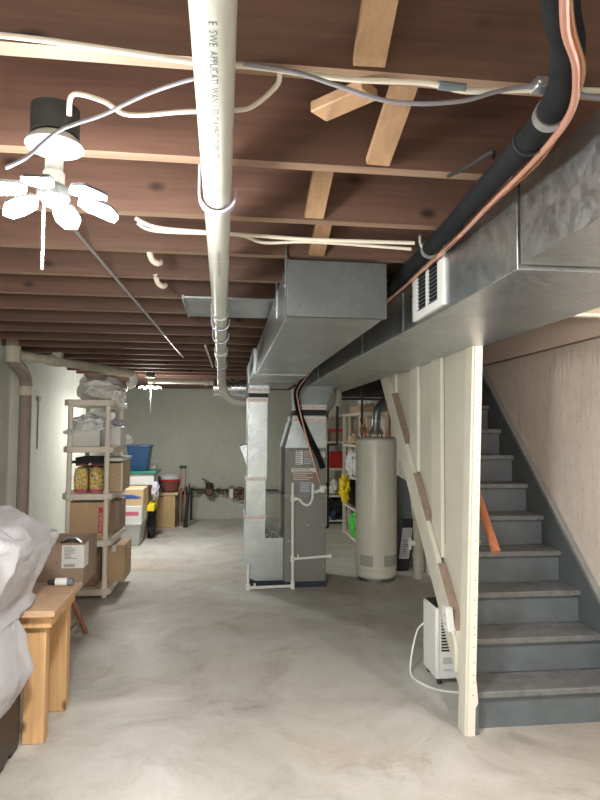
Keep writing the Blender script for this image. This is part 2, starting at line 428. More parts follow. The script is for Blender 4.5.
def hanger(y, label, side=-1):
    x, z = pxx(y), pz(y); R = PR+.008; w = .016
    b = MB(); pts = []
    top = JZ+.09
    for i in range(15):
        a = pi+pi*i/14 if side < 0 else 0
        pts.append((x+R*cos(a), z+R*sin(a)))
    pts = [(x-R, top), (x-R, (top+z)/2)]+pts+[(x+R*1.02, z+.018)]
    rings = []
    for i, (px_, pz_) in enumerate(pts):
        cx, cz = px_-x, pz_-z; l = sqrt(cx*cx+cz*cz)
        if i < 2: nx, nz = -1, 0
        elif i == len(pts)-1: nx, nz = 1, 0
        else: nx, nz = cx/l, cz/l
        rings.append([(px_, y-w, pz_), (px_+nx*.006, y-w, pz_+nz*.006), (px_+nx*.006, y+w, pz_+nz*.006), (px_, y+w, pz_)])
    b.rings(rings)
    return tag(obj('pipe_hanger', b, 'mauve'), label, 'pipe hanger', 'plastic hangers on the white drain pipe')
hanger(JY[1]+.045, 'mauve plastic J-shaped hanger cradling the white pipe just past the second joist')
hanger(JY[5]+.04, 'plastic pipe hanger on the white pipe at the crossing sheet metal pan')
hanger(JY[6]+.04, 'plastic pipe hanger on the white pipe just behind the sheet metal pan')
hanger(JY[9]+.04, 'plastic pipe hanger on the white pipe beside the far part of the box duct')

# ------------------------------------------------------------------ ducts
AX0, AX1, AZ0, AZ1 = .787, 1.305, 1.97, 2.212
dA = thing('trunk_duct', 'wide galvanized steel trunk duct running along the partition to the furnace', 'duct', ((AX0+AX1)/2, 4, AZ0))
obj('near_section', MB().hexa([(AX0-.02, .1, AZ0+.008), (AX1, .1, AZ0+.008), (AX1, 1.53, AZ0+.008), (AX0, 1.53, AZ0+.008), (AX0-.02, .1, AZ1), (AX1, .1, AZ1), (AX1, 1.53, AZ1), (AX0, 1.53, AZ1)]), 'galv', dA)
obj('seam_gap', MB().box(AX0+.006, 1.525, AZ0+.012, AX1-.004, 1.546, AZ1-.004), 'blackgap', dA)
obj('middle_section', MB().box(AX0-.004, 1.542, AZ0-.004, AX1+.004, 4.30, AZ1), 'galv', dA, bevel=.002)
obj('drive_cleat', MB().box(AX0-.002, 4.295, AZ0-.006, AX1+.006, 4.312, AZ0+.01), 'galvdark', dA)
obj('far_section', MB().box(AX0, 4.308, AZ0, AX1, 6.95, AZ1), 'galv', dA, bevel=.002)
for y in (2.62, 3.45, 5.2):
    obj('seam_rib', MB().box(AX0-.008, y, AZ0+.005, AX0+.01, y+.012, AZ1), 'galvdark', dA)
# register
rg = thing('air_register', 'white louvred air register on the side of the trunk duct', 'vent', (AX0-.01, 2.27, 1.985))
ry0, ry1, rz0, rz1 = 2.088, 2.447, 1.984, 2.216
f = MB(); X0, X1 = AX0-.016, AX0-.004
f.box(X0, ry0, rz0, X1, ry1, rz0+.03); f.box(X0, ry0, rz1-.03, X1, ry1, rz1)
f.box(X0, ry0, rz0+.03, X1, ry0+.055, rz1-.03); f.box(X0, ry1-.055, rz0+.03, X1, ry1, rz1-.03)
ym = (ry0+ry1)/2; f.box(X0, ym-.009, rz0+.03, X1, ym+.009, rz1-.03)
obj('frame', f, 'white', rg)
obj('recess', MB().box(X1-.003, ry0+.05, rz0+.028, X1+.0005, ry1-.05, rz1-.028), 'blackgap', rg)
for a, b_ in ((ry0+.055, ym-.009), (ym+.009, ry1-.055)):
    for i in range(11):
        z = rz0+.036+i*.0155
        obj('louvre', MB().hexa([(X0+.002, a, z), (X0+.003, a, z-.001), (X1-.002, a, z+.006), (X1-.003, a, z+.007), (X0+.002, b_, z), (X0+.003, b_, z-.001), (X1-.002, b_, z+.006), (X1-.003, b_, z+.007)]), 'greymetal', rg)
obj('screw', MB().cyl((X0-.003, ry1-.012, 2.09), (X0+.002, ry1-.012, 2.09), .004, n=10), 'steel', rg)

BX0, BX1, BZ0, BZ1 = .225, .617, 1.97, 2.183
dB = thing('return_duct', 'boxy galvanized return air duct with a flat capped end facing the camera', 'duct', ((BX0+BX1)/2, 4.3, BZ0))
obj('near_section', MB().box(BX0, 2.31, BZ0, BX1, 4.78, BZ1), 'galv', dB, bevel=.004)
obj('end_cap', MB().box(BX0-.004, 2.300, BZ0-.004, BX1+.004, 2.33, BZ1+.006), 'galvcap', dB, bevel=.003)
obj('drive_cleat', MB().box(BX0-.006, 4.775, BZ0-.008, BX1+.006, 4.795, BZ1), 'galvdark', dB)
obj('far_section', MB().box(BX0-.03, 4.79, BZ0, BX1+.02, 6.42, BZ1), 'galv', dB, bevel=.003)
obj('drive_cleat', MB().box(BX0-.036, 5.45, BZ0-.006, BX1+.025, 5.465, BZ1), 'galvdark', dB)
for y in (2.36, 2.82):
    obj('hanger_strap', MB().box(BX0-.006, y-.02, 2.05, BX0, y+.02, 2.28).box(BX0-.012, y-.016, 2.09, BX0-.006, y-.004, 2.10), 'galv', dB)
pan = MB().box(-.24, 3.13, 2.205, BX0+.02, 3.64, 2.214)
pan.box(-.245, 3.13, 2.198, -.236, 3.64, 2.22)
tag(obj('sheet_metal_pan', pan, 'galv'), 'flat galvanized sheet metal pan crossing under the joists behind the white pipe', 'duct')
rd = MB().cyl((-.16, 6.62, 1.985), (.20, 6.62, 1.985), .095, n=28)
for x in (-.155, .02): rd.cyl((x, 6.62, 1.985), (x+.015, 6.62, 1.985), .1, n=28)
tag(obj('round_duct', rd, 'foil'), 'short shiny round metal duct stub behind the bend of the white pipe', 'duct')

# return drop
def tape_band(x0, x1, y0, y1, z0, z1, parent):
    t = obj('foil_tape', MB().box(x0-.002, y0-.002, z0, x1+.002, y1, z1), 'tape', parent)
    zc = (z0+z1)/2; h = (z1-z0)*.42; u = text_mb('DUCT FOIL TAPE', h*1.1, lambda a, b_: (x0+.004+a, y0-.0035, zc-h*.4+b_))
    wmax = max(v.co.x for v in u.bm.verts)-x0
    for v in u.bm.verts: v.co.x = x0+(v.co.x-x0)*(x1-x0-.004)/wmax
    obj('tape_print', u, 'tapeprint', t)
RX0, RX1, RY0, RY1 = .196, .393, 5.95, 6.42
dr = thing('return_drop', 'upright galvanized return drop duct curving into the furnace side', 'duct', (.29, 6.18, 0))
obj('upper_run', MB().box(RX0, RY0, 1.05, RX1, RY1, 1.85), 'galv', dr, bevel=.003)
obj('top_collar', MB().box(RX0+.01, RY0, 1.89, RX1+.01, RY1, 1.969), 'galv', dr)
obj('flex_connector', MB().box(RX0+.006, RY0+.004, 1.845, RX1+.004, RY1, 1.895), 'black', dr)
obj('lower_run', MB().box(RX0-.012, RY0, .66, RX1-.012, RY1, 1.05), 'galv', dr, bevel=.003)
poly = [(.172, .67), (.175, .25), (.182, .18), (.20, .125), (.235, .08), (.285, .055), (.557, .055), (.557, .466), (.377, .466), (.377, .67)]
obj('boot', MB().prism(poly, 'y', RY0-.004, RY1), 'galv', dr)
tape_band(RX0+.01, RX1+.012, RY0-.002, RY1, 1.895, 1.945, dr)
tape_band(RX0, RX1, RY0-.002, RY1, 1.80, 1.845, dr)
tape_band(RX0-.012, RX1-.008, RY0-.004, RY1, 1.025, 1.06, dr)
tape_band(RX0-.02, RX1-.012, RY0-.006, RY1, .64, .69, dr)
obj('foil_patch', MB().hexa([(.377, RY0-.003, .462), (.557, RY0-.003, .450), (.557, RY1-.1, .450), (.377, RY1-.1, .462), (.380, RY0+.05, .545), (.557, RY0+.05, .525), (.557, RY1-.1, .525), (.380, RY1-.1, .545)]), 'foil', dr)
obj('filter_door', MB().hexa([(.190, 5.96, 1.17), (.196, 5.96, 1.17), (.196, 6.35, 1.17), (.190, 6.35, 1.17), (.118, 5.96, 1.365), (.196, 5.96, 1.385), (.196, 6.35, 1.385), (.118, 6.35, 1.365)]), 'galv', dr, bevel=.002)
obj('base_frame', MB().box(.225, RY0+.02, .0, .557, RY1-.02, .052), 'navy', dr)

# furnace
FX0, FX1, FY0, FY1 = .56, .97, 5.87, 6.48
fu = thing('furnace', 'tall grey upflow furnace cabinet with stickers under the trunk duct', 'furnace', (.765, 6.17, 0))
obj('base_pad', MB().box(FX0-.005, FY0+.01, 0, FX1+.005, FY1, .056), 'navy', fu)
obj('lower_cabinet', MB().box(FX0, FY0, .056, FX1, FY1, .878), 'furnace', fu, bevel=.004)
obj('upper_cabinet', MB().box(FX0, FY0, .89, FX1, FY1, 1.352), 'furnace', fu, bevel=.004)
obj('shelf_flange', MB().box(FX0-.012, FY0-.012, .876, FX1+.012, FY1, .892), 'galvdark', fu)
obj('door_panel', MB().box(FX0+.03, FY0-.008, .09, FX1-.012, FY0+.002, .86), 'furnace', fu, bevel=.004)
obj('door_panel', MB().box(FX0+.03, FY0-.008, .91, FX1-.012, FY0+.002, 1.335), 'furnace', fu, bevel=.004)
obj('tapered_plenum', MB().hexa([(FX0, FY0+.002, 1.352), (FX1, FY0+.002, 1.352), (FX1, FY1, 1.352), (FX0, FY1, 1.352), (.632, FY0+.04, 1.61), (FX1, FY0+.02, 1.61), (FX1, FY1, 1.61), (.632, FY1, 1.61)]), 'galv', fu, bevel=.002)
obj('plenum_collar', MB().box(.640, FY0+.03, 1.60, FX1, FY1-.02, 1.67), 'galv', fu)
obj('flex_connector', MB().hexa([(.645, FY0+.04, 1.655), (FX1, FY0+.04, 1.655), (FX1, FY1, 1.655), (.645, FY1, 1.655), (.685, FY0+.04, 1.73), (FX1+.005, FY0+.04, 1.73), (FX1+.005, FY1, 1.73), (.685, FY1, 1.73)]), 'black', fu)
obj('upper_plenum', MB().hexa([(.69, FY0+.04, 1.725), (FX1, FY0+.04, 1.725), (FX1, FY1, 1.725), (.69, FY1, 1.725), (.68, FY0+.04, 1.969), (1.04, FY0+.04, 1.969), (1.04, FY1, 1.969), (.68, FY1, 1.969)]), 'galvdark', fu)
tape_band(.635, FX1+.002, FY0+.028, FY0+.2, 1.605, 1.655, fu)
tape_band(.70, FX1+.002, FY0+.034, FY0+.2, 1.73, 1.78, fu)
def sticker(name, x0, x1, z0, z1, mat, parent, y=FY0-.011, lines=0, ink='ink'):
    s = obj(name, MB().box(x0, y, z0, x1, y+.004, z1), mat, parent)
    if lines:
        b = MB(); h = (z1-z0)/lines
        for i in range(lines):
            w = (x1-x0)*random.uniform(.6, .9)
            b.box(x0+(x1-x0)*.06, y-.0008, z0+h*(i+.35), x0+w, y+.001, z0+h*(i+.68))
        obj('print', b, ink, s)
    return s
sticker('white_sticker', .665, .735, 1.19, 1.325, 'stickerwhite', fu, lines=7)
sticker('warning_sticker', .740, .865, 1.265, 1.325, 'stickerrust', fu, lines=4, ink='stickerwhite')
sticker('rating_sticker', .740, .865, 1.19, 1.258, 'stickerblue', fu, lines=4, ink='stickerwhite')
sticker('small_sticker', .885, .955, 1.26, 1.315, 'stickerwhite', fu, lines=2)
sticker('title_sticker', .625, .865, 1.115, 1.155, 'stickerwhite', fu, lines=2)
sticker('warning_sticker', .625, .865, 1.035, 1.11, 'stickerrust', fu, lines=4, ink='stickerwhite')
sticker('diagram_sticker', .70, .86, .92, 1.02, 'stickerblue', fu, lines=5, ink='stickerwhite')
for x, z in ((.79, .60), (.945, .60), (.6, .45), (.945, .2)):
    obj('screw', MB().cyl((x, FY0-.012, z), (x, FY0, z), .007, n=10), 'steel', fu)
# condensate pipe
cp = thing('condensate_pipe', 'thin white plastic drain piping running down the front of the furnace', 'pipe', (.63, 5.83, 0))
yy = FY0-.045
obj('riser', MB().cyl((.640, yy, .035), (.633, yy, 1.015), .0135, n=14), 'cpvc', cp)
obj('trap', MB().tube([(.655, yy, .86), (.70, yy, .855), (.74, yy, .815), (.79, yy, .80), (.825, yy, .85), (.83, yy, .92), (.83, yy, 1.005)], .0135, 12), 'cpvc', cp)
obj('tee_fitting', MB().cyl((.633, yy, .83), (.633, yy, .89), .019, n=14).cyl((.633, yy, .86), (.668, yy, .86), .019, n=14), 'cpvc', cp)
obj('drain_elbow', MB().cyl((.85, yy, .925), (.93, yy+.02, .95), .018, n=14).cyl((.93, yy, .92), (.93, yy, .985), .022, n=14).cyl((.90, yy, .97), (.96, yy, .97), .02, n=14), 'cpvc', cp)
obj('side_run', MB().cyl((.64, yy, .285), (1.0, yy, .305), .0145, n=14).cyl((.637, yy, .255), (.637, yy, .315), .02, n=14).cyl((.985, yy, .304), (1.015, yy, .306), .02, n=14).cyl((.69, yy, .29), (.69, yy, .33), .009, n=10), 'cpvc', cp)
obj('floor_run', MB().cyl((.213, yy, .02), (.64, yy, .028), .0145, n=14).cyl((.64, yy, .0), (.64, yy, .07), .021, n=14).cyl((.213, yy, .0), (.213, yy, .055), .02, n=14).cyl((.275, yy, .028), (.275, yy, .062), .009, n=10).cyl((.213, yy, .02), (.213, yy, .24), .012, n=12), 'cpvc', cp)
# refrigerant lines
ls = thing('refrigerant_line', 'black foam insulated refrigerant hose with copper tube running along the ceiling into the furnace', 'hose', (.74, 3, 2.15))
LX = .742
path = [(.40, .66, 2.172), (.494, .828, 2.17), (.566, .928, 2.168), (.630, 1.074, 2.166), (.658, 1.282, 2.168), (.682, 1.582, 2.175), (.712, 1.935, 2.182), (LX-.008, 2.6, 2.185), (LX, 3.6, 2.175), (.725, 4.6, 2.12), (.70, 5.3, 2.02), (.66, 5.66, 1.925), (.655, 5.74, 1.83), (.70, 5.785, 1.66), (.79, 5.80, 1.46), (.88, 5.81, 1.28), (.925, 5.82, 1.16)]
obj('foam_sleeve', MB().tube(path, .028, 18), 'foam', ls)
offs = [(.0, -.036), (.004, -.036), (.012, -.036), (.022, -.030), (.034, -.022), (.034, -.022), (.034, -.024), (.026, -.03), (.01, -.036), (-.004, -.038), (-.02, -.036)]
cpath = [(p[0]+q[0], p[1]-.006, p[2]+q[1]) for p, q in zip(path, offs)]
cpath += [(.650, 5.62, 1.90), (.665, 5.70, 1.80), (.715, 5.735, 1.60), (.79, 5.76, 1.35), (.86, 5.77, 1.12), (.905, 5.80, 1.0)]
obj('copper_tube', MB().tube(cpath, .0075, 10), 'copper', ls)
cp2 = [(p[0]+(.012 if i % 3 else -.002), p[1], p[2]-.004+(.008 if i % 2 else 0)) for i, p in enumerate(cpath[:10])]
obj('thin_control_wire', MB().tube(cp2, .004, 8), 'coppert', ls)
def ring_clip(p, d, r, parent, m='steel', w=.012):
    p = V(p); d = V(d).normalized()
    obj('clamp', MB().cyl(p-d*w, p+d*w, r, n=20), m, parent)
ring_clip((.642, 1.12, 2.166), (.03, .15, 0), .0325, ls)
ring_clip((.655, 1.235, 2.167), (.02, .15, 0), .033, ls, 'black', .004)
ring_clip((.722, 2.08, 2.183), (.03, 1, 0), .0325, ls)
obj('wire_hook', MB().tube([(LX-.05, 2.08, 2.19), (LX-.06, 2.07, 2.205), (LX-.07, 2.04, 2.22)], .006, 8), 'steel', ls)

# white exhaust pipe right of furnace
tag(obj('vent_pipe', MB().tube([(1.17, 6.35, 1.965), (1.165, 6.3, 1.88), (1.14, 6.25, 1.78), (1.09, 6.25, 1.72), (1.0, 6.25, 1.62), (.975, 6.25, 1.58)], .04, 16).cyl((1.15, 6.27, 1.80), (1.125, 6.25, 1.75), .048, n=18), 'creampipe'),
    'cream plastic vent pipe bending from the duct down to the right side of the furnace', 'pipe')

# ------------------------------------------------------------------ water heater
HX, HY, HR = 1.545, 6.16, .213
wh = thing('water_heater', 'tall almond cylindrical water heater with two grey labels', 'water heater', (HX, HY, 0))
prof = [(.0, .02), (HR-.03, .02), (HR-.004, .05), (HR-.004, .115), (HR, .12), (HR, 1.40), (HR-.006, 1.425), (HR-.006, 1.445), (HR-.03, 1.46), (0, 1.47)]
obj('tank', MB().lathe(prof[1:-1], (HX, HY, 0), 48), 'heater', wh)
obj('base_ring', MB().lathe([(HR-.02, 0), (HR-.02, .03)], (HX, HY, 0), 40), 'galvdark', wh)
obj('top_cap', MB().lathe([(HR-.002, 1.43), (HR+.002, 1.433), (HR+.002, 1.448), (HR-.02, 1.463)], (HX, HY, 0), 48), 'heaterlabel', wh)
def curved_label(a0, a1, z0, z1, name, mat='heaterlabel'):
    b = MB(); n = 12; r = HR+.002
    rr = [[(HX+q*sin(radians(a0+(a1-a0)*i/n)), HY-q*cos(radians(a0+(a1-a0)*i/n)), z) for q, z in ((r-.004, z0), (r, z0), (r, z1), (r-.004, z1))] for i in range(n+1)]
    b.rings(rr); obj(name, b, mat, wh)
curved_label(-62, -22, .16, .27, 'label'); curved_label(8, 62, .16, .27, 'label')
obj('draft_hood', MB().lathe([(.075, 1.49), (.085, 1.50), (.05, 1.57), (.045, 1.66)], (HX+.0, HY, 0), 24), 'steel', wh)
obj('flue', MB().tube([(HX, HY, 1.64), (HX+.01, HY, 1.72), (HX+.06, HY+.02, 1.79), (HX+.14, HY+.06, 1.86), (HX+.22, HY+.1, 1.93)], .048, 18), 'galvdark', wh)
obj('vent_legs', MB().cyl((HX-.06, HY, 1.45), (HX-.06, HY, 1.52), .006).cyl((HX+.06, HY, 1.45), (HX+.06, HY, 1.52), .006).cyl((HX, HY-.06, 1.45), (HX, HY-.06, 1.52), .006), 'darkiron', wh)
for x, t_ in ((-.13, 1.66), (.13, 1.9)):
    obj('water_line', MB().cyl((HX+x, HY, 1.44), (HX+x, HY, t_), .011, n=12).cyl((HX+x, HY, 1.46), (HX+x, HY, 1.50), .022, n=12), 'coppert', wh)
obj('gas_valve', MB().box(HX-.17, HY-.04, 1.50, HX-.10, HY+.03, 1.56).cyl((HX-.135, HY, 1.56), (HX-.135, HY, 1.60), .022, n=12), 'coppert', wh, bevel=.006)
tag(obj('gas_pipe', MB().cyl((1.43, 6.32, 1.47), (1.43, 6.32, 2.2), .014, n=12).cyl((1.43, 6.32, 1.62), (1.43, 6.32, 1.66), .022, n=12).cyl((1.18, 6.32, 1.865), (1.78, 6.32, 1.865), .013, n=12), 'darkiron'),
    'black iron gas pipe tee rising behind the water heater top', 'pipe')
tag(obj('gas_pipe', MB().cyl((1.13, 6.15, 1.38), (1.13, 6.15, 1.78), .012, n=12).cyl((1.13, 6.15, 1.38), (1.035, 6.15, 1.38), .014, n=12).cyl((1.035, 6.15, 1.39), (1.035, 6.15, .52), .012, n=12).cyl((1.035, 6.15, .95), (1.035, 6.15, .99), .02, n=12).cyl((1.035, 6.15, .53), (.972, 6.15, .53), .012, n=12), 'darkiron'),
    'black iron gas pipe stepping down the right side of the furnace', 'pipe')
tag(obj('copper_pipe', MB().tube([(1.74, 6.34, 2.2), (1.74, 6.34, 1.5), (1.74, 6.36, 1.2)], .012, 10, smooth=1), 'coppert'),
    'brown copper water pipe hanging behind the right side of the water heater', 'pipe')

# ------------------------------------------------------------------ partition beside the stairs
PX, SK = 1.235, .05
def skew(mb):
    for v in mb.bm.verts: v.co.x += SK*(v.co.y-3.0)
    return mb
def bz(y): return (y-2.86)*.885          # lower edge of the diagonal brace
BW = .235
pt = thing('partition_panel', 'cream painted partition panelling with battens beside the stairs', 'partition', (PX, 3.8, 0))
PT = 2.205
def ytop(o=0): return 2.86+(1.966-o)/.885
obj('panel', skew(MB().prism([(3.052, .30), (3.052, 1.966), (4.40, 1.966), (4.40, 2.205), (ytop(-.12), 2.205)], 'x', PX+.028, PX+.036)), 'panel', pt)
def batten(y0, y1, nm='batten'):
    zt = 2.2 if y0 > 4.42 else 1.966
    zb0, zb1 = bz(y0)+BW+.002, bz(y1)+BW+.002
    obj(nm, skew(MB().hexa([(PX+.006, y0, zb0), (PX+.027, y0, zb0), (PX+.027, y1, zb1), (PX+.006, y1, zb1), (PX+.006, y0, zt), (PX+.027, y0, zt), (PX+.027, y1, zt), (PX+.006, y1, zt)])), 'panelwood', pt)
batten(4.66, 4.93); batten(4.00, 4.20); batten(3.47, 3.66)
obj('joint_line', skew(MB().box(PX+.0255, 3.452, .86, PX+.0285, 3.460, 1.966)), 'rawbrown', pt)
obj('knot_hole', skew(MB().prism([(y+.0, z) for y, z in ((3.079, 1.245), (3.095, 1.215), (3.112, 1.24), (3.112, 1.275), (3.098, 1.30), (3.085, 1.28))], 'x', PX+.0255, PX+.0285)), 'blackgap', pt)
br = thing('diagonal_brace', 'cream painted diagonal board running up the side of the stairs', 'brace', (PX, 3.1, 0))
obj('board', skew(MB().prism([(3.052, bz(3.052)), (ytop(-.24), 2.206), (ytop(BW-.24), 2.206), (3.052, bz(3.052)+BW)], 'x', PX-.026, PX+.005)), 'panelwood', br, bevel=.002)
def brown(y0, y1):
    z0, z1 = bz(y0)+BW-.006, bz(y1)+BW-.006
    obj('bare_edge', skew(MB().hexa([(PX-.024, y0, z0), (PX+.026, y0, z0), (PX+.026, y1, z1), (PX-.024, y1, z1), (PX-.024, y0, z0+.010), (PX+.026, y0, z0+.010), (PX+.026, y1, z1+.010), (PX-.024, y1, z1+.010)])), 'rawbrown', br)
brown(3.12, 3.44); brown(3.68, 3.99); brown(4.21, 4.65)
# end post, leaning slightly
ps = thing('end_post', 'narrow cream end post at the foot of the stairs with a perforated metal strip', 'post', (1.215, 3.0, 0))
ln = .058
def lean(mb):
    for v in mb.bm.verts: v.co.x += ln*v.co.z/1.97
    return mb
obj('stud', lean(MB().box(1.196, 2.965, 0, 1.236, 3.05, 1.968)), 'panelwood', ps, bevel=.002)
st = MB().box(1.210, 2.957, .0, 1.249, 2.963, 1.968); st.box(1.245, 2.963, .20, 1.249, 3.0, 1.968)
obj('perforated_strip', lean(st), 'strip', ps)
z = .2; i = 0
while z < 1.94:
    x = 1.237 if i % 2 else 1.234
    obj('nail_hole', lean(MB().cyl((x, 2.9555, z), (x, 2.958, z), .0028, n=8)), 'blackgap', ps); z += (.062, .036, .062, .075)[i % 4]; i += 1

obj('torn_edge', lean(MB().prism([(1.245, .13), (1.262, .16), (1.256, .22), (1.251, .27), (1.248, .22)], 'y', 2.956, 2.962)), 'strip', ps)
# outlet box
ob = thing('outlet_box', 'small white electrical box mounted on the diagonal brace', 'electrical box', (1.19, 3.2, .48))
XB = PX-.027+.05*.18
obj('box', MB().hexa([(XB-.04, 3.125, .455), (XB, 3.125, .455), (XB, 3.195, .455), (XB-.04, 3.195, .455), (XB-.04, 3.165, .575), (XB, 3.165, .575), (XB, 3.235, .575), (XB-.04, 3.235, .575)]), 'white', ob, bevel=.006)
obj('conduit', MB().tube([(XB-.012, 3.14, .46), (XB-.012, 3.10, .42), (XB-.012, 3.085, .35), (XB-.012, 3.09, .27)], .011, 10), 'panelwood', ob)
for z in (.49, .53):
    obj('socket', MB().box(XB-.0415, 3.157+(z-.49)*.3, z-.008, XB-.039, 3.177+(z-.49)*.3, z+.008), 'tubgrey', ob)

# ------------------------------------------------------------------ stairs
stt = thing('staircase', 'slate grey painted wooden staircase climbing beside the masonry wall', 'stairs', (1.7, 3.05, 0))
R_, T_ = .193, .208
SX0, SX1 = 1.275, 2.113
NS = 12
for k in range(1, NS+1):
    yn = 3.0+(k-1)*T_; z = k*R_
    xl = 1.235+.05*(yn-3.0)+.040
    obj('tread', MB().box(xl, yn, z-.034, SX1, yn+T_+.03, z), 'stairworn', stt, bevel=.006)
    obj('riser', MB().box(xl+.003, yn+.030, z-R_+(.0 if k == 1 else .001), SX1-.002, yn+.048, z-.034), 'stair', stt)
def skirt_poly(off, y0, y1): return [(y0, max(0, (y0-3.0)/T_*R_+R_+off)), (y1, (y1-3.0)/T_*R_+R_+off)]
yE = 3.0+NS*T_
def sl(y, off): return (y-3.0)/T_*R_+R_+off
obj('skirt_board', MB().prism([(2.99, 0), (3.35, 0), (yE, sl(yE, -.42)), (yE, sl(yE, .135)), (2.99, sl(2.99, .135))], 'x', SX1+.001, XR-.006), 'skirt', stt)
obj('skirt_cap', MB().prism([(2.985, sl(2.985, .135)), (yE, sl(yE, .135)), (yE, sl(yE, .165)), (2.985, sl(2.985, .165))], 'x', SX1-.004, XR-.006), 'skirtcap', stt)
obj('left_stringer', MB().prism([(2.965, 0), (3.05, 0), (3.05, .19), (2.965, .175)], 'x', 1.246, 1.272), 'stair', stt)
hr = thing('handrail', 'orange brown round wooden handrail ending beside the perforated post', 'handrail', (1.345, 3.1, .9))
hs = 1.0
obj('rail', MB().cyl((1.385, 2.99, .900), (1.455, 4.4, .90+1.41*hs), .024, n=18), 'rail', hr, bevel=.004)
obj('bracket', MB().tube([(1.272, 3.045, .92), (1.30, 3.04, .925), (1.325, 3.06, .93), (1.335, 3.07, .945)], .006, 8), 'steel', hr)
obj('bracket', MB().tube([(1.345, 3.99, 1.86), (1.38, 4.0, 1.86), (1.41, 4.01, 1.885)], .006, 8), 'steel', hr)

# ------------------------------------------------------------------ dehumidifier
dh = thing('dehumidifier', 'small white portable dehumidifier with dark top tucked behind the diagonal brace', 'dehumidifier', (1.38, 3.75, 0))
hx0, hx1, hy0, hy1, h0, h1 = 1.258, 1.47, 3.55, 3.79, .035, .455
obj('casing', MB().box(hx0, hy0, h0, hx1, hy1, h1), 'white', dh, bevel=.012)
obj('top_cover', MB().hexa([(hx0+.012, hy0+.02, h1-.003), (hx1-.012, hy0+.02, h1-.003), (hx1-.012, hy1-.01, h1-.003), (hx0+.012, hy1-.01, h1-.003), (hx0+.012, hy0+.02, h1+.004), (hx1-.012, hy0+.02, h1+.004), (hx1-.012, hy1-.01, h1+.004), (hx0+.012, hy1-.01, h1+.004)]), 'black', dh)
g = MB()
for i in range(13):
    g.box(hx0+.035, hy0-.0015, .20+i*.018, hx1-.02, hy0+.002, .211+i*.018)
obj('grille', g, 'inkblack', dh)
obj('display', MB().box(hx0+.045, hy0-.002, .125, hx0+.13, hy0+.001, .165), 'tubgrey', dh)
obj('side_seam', MB().box(hx0+.022, hy0-.001, h0+.01, hx0+.025, hy0+.002, h1-.02), 'tubgrey', dh)
obj('logo', text_mb('HILEO', .018, lambda u, v: (hx0+.05+u, hy0-.0025, .085+v)), 'ink', dh)
for x, y in ((hx0+.03, hy0+.03), (hx1-.03, hy0+.03), (hx0+.03, hy1-.03), (hx1-.03, hy1-.03)):
    obj('caster', MB().cyl((x-.01, y, .018), (x+.01, y, .018), .018, n=14).box(x-.012, y-.01, .02, x+.012, y+.01, .037), 'black', dh)
tag(obj('power_cord', MB().tube([(1.254, 3.77, .30), (1.225, 3.80, .25), (1.19, 3.79, .14), (1.165, 3.76, .04), (1.155, 3.70, .006), (1.17, 3.60, .006), (1.23, 3.50, .006), (1.31, 3.45, .006), (1.42, 3.43, .006)], .0055, 8), 'white'),
    'white power cord looping from the dehumidifier over the floor', 'cord')

# ------------------------------------------------------------------ LED lamps
def led_lamp(c, label, name='shop_light', energy=70, hd=.0, n=6, rot=0, rad=.082, long=.075, chain=(.0, .16), cone=1):
    x, y, zt = c         # zt = underside of mounting disc
    th = thing(name, label, 'lamp', (x, y, zt-.13))
    obj('ceiling_disc', MB().lathe([(.016, .028), (.045, .026), (.058, .014), (.062, .004), (.058, 0), (.02, -.002)], (x, y, zt), 32), 'lampbase', th)
    obj('junction_box', MB().lathe([(.05, .028), (.052, .03), (.052, .09), (.03, .095)], (x, y, zt), 20), 'box_teal', th)
    obj('socket', MB().lathe([(.017, 0), (.019, -.005), (.019, -.05), (.023, -.055), (.023, -.08), (.015, -.085)], (x, y, zt), 20), 'lampbase', th)
    obj('heat_sink', MB().lathe([(.02, -.08), (.035, -.09), (.035, -.112), (.02, -.118)], (x, y, zt), 20), 'box_teal', th)
    obj('centre_lens', MB().lathe([(.008, -.118), (.022, -.118), (.022, -.125), (.008, -.132)], (x, y, zt), 18), 'led', th)
    for i in range(n):
        a = rot+2*pi*i/n; d = V((cos(a), sin(a), 0)); e = V((-sin(a), cos(a), 0))
        t_ = V((0, 0, -.10*sin(.0)))
        q = V((x, y, zt-.10)); poly = [(.056, -.009), (.078, -.025), (.118, -.028), (.140, -.014), (.140, .014), (.118, .028), (.078, .025), (.056, .009)]
        drop = [0, -.004, -.012, -.022, -.022, -.012, -.004, 0]
        lo = [q+d*r+e*s+V((0, 0, dz-.012)) for (r, s), dz in zip(poly, drop)]
        up = [p+V((0, 0, .010)) for p in lo]
        w = obj('light_wing', MB().rings([lo, up]), 'led', th)
        up2 = [p+V((0, 0, .007)) for p in up]
        obj('wing_heat_sink', MB().rings([[p+V((0, 0, .0005)) for p in up], up2]), 'box_teal', w)
    ld = bpy.data.lights.new('lamp_light', 'POINT'); ld.energy = energy; ld.color = (1.0, .985, .945); ld.shadow_soft_size = .10
    lo = bpy.data.objects.new('lamp_light', ld); COL.objects.link(lo); lo.location = (x, y, zt-.22)
    la = bpy.data.lights.new('lamp_downlight', 'AREA'); la.shape = 'DISK'; la.size = .26; la.energy = energy*.85; la.color = (1.0, .985, .945)
    lo = bpy.data.objects.new('lamp_downlight', la); COL.objects.link(lo); lo.location = (x, y, zt-.15)
    return th
lp = led_lamp((-.390, 1.36, 2.142), 'brightly lit winged LED ceiling lamp with pull chain near the front left', energy=50, rot=.5)
b = MB()
for i in range(26): b.lathe([(.0008, .0), (.0028, .0022), (.0028, .0038), (.0008, .006)], (-.402, 1.335, 1.862+i*.0062), 8)
obj('pull_chain', b, 'chain', lp)
l2 = led_lamp((-.978, 7.72, 2.175), 'lit winged LED ceiling lamp hanging near the back wall', energy=31, rot=.1)
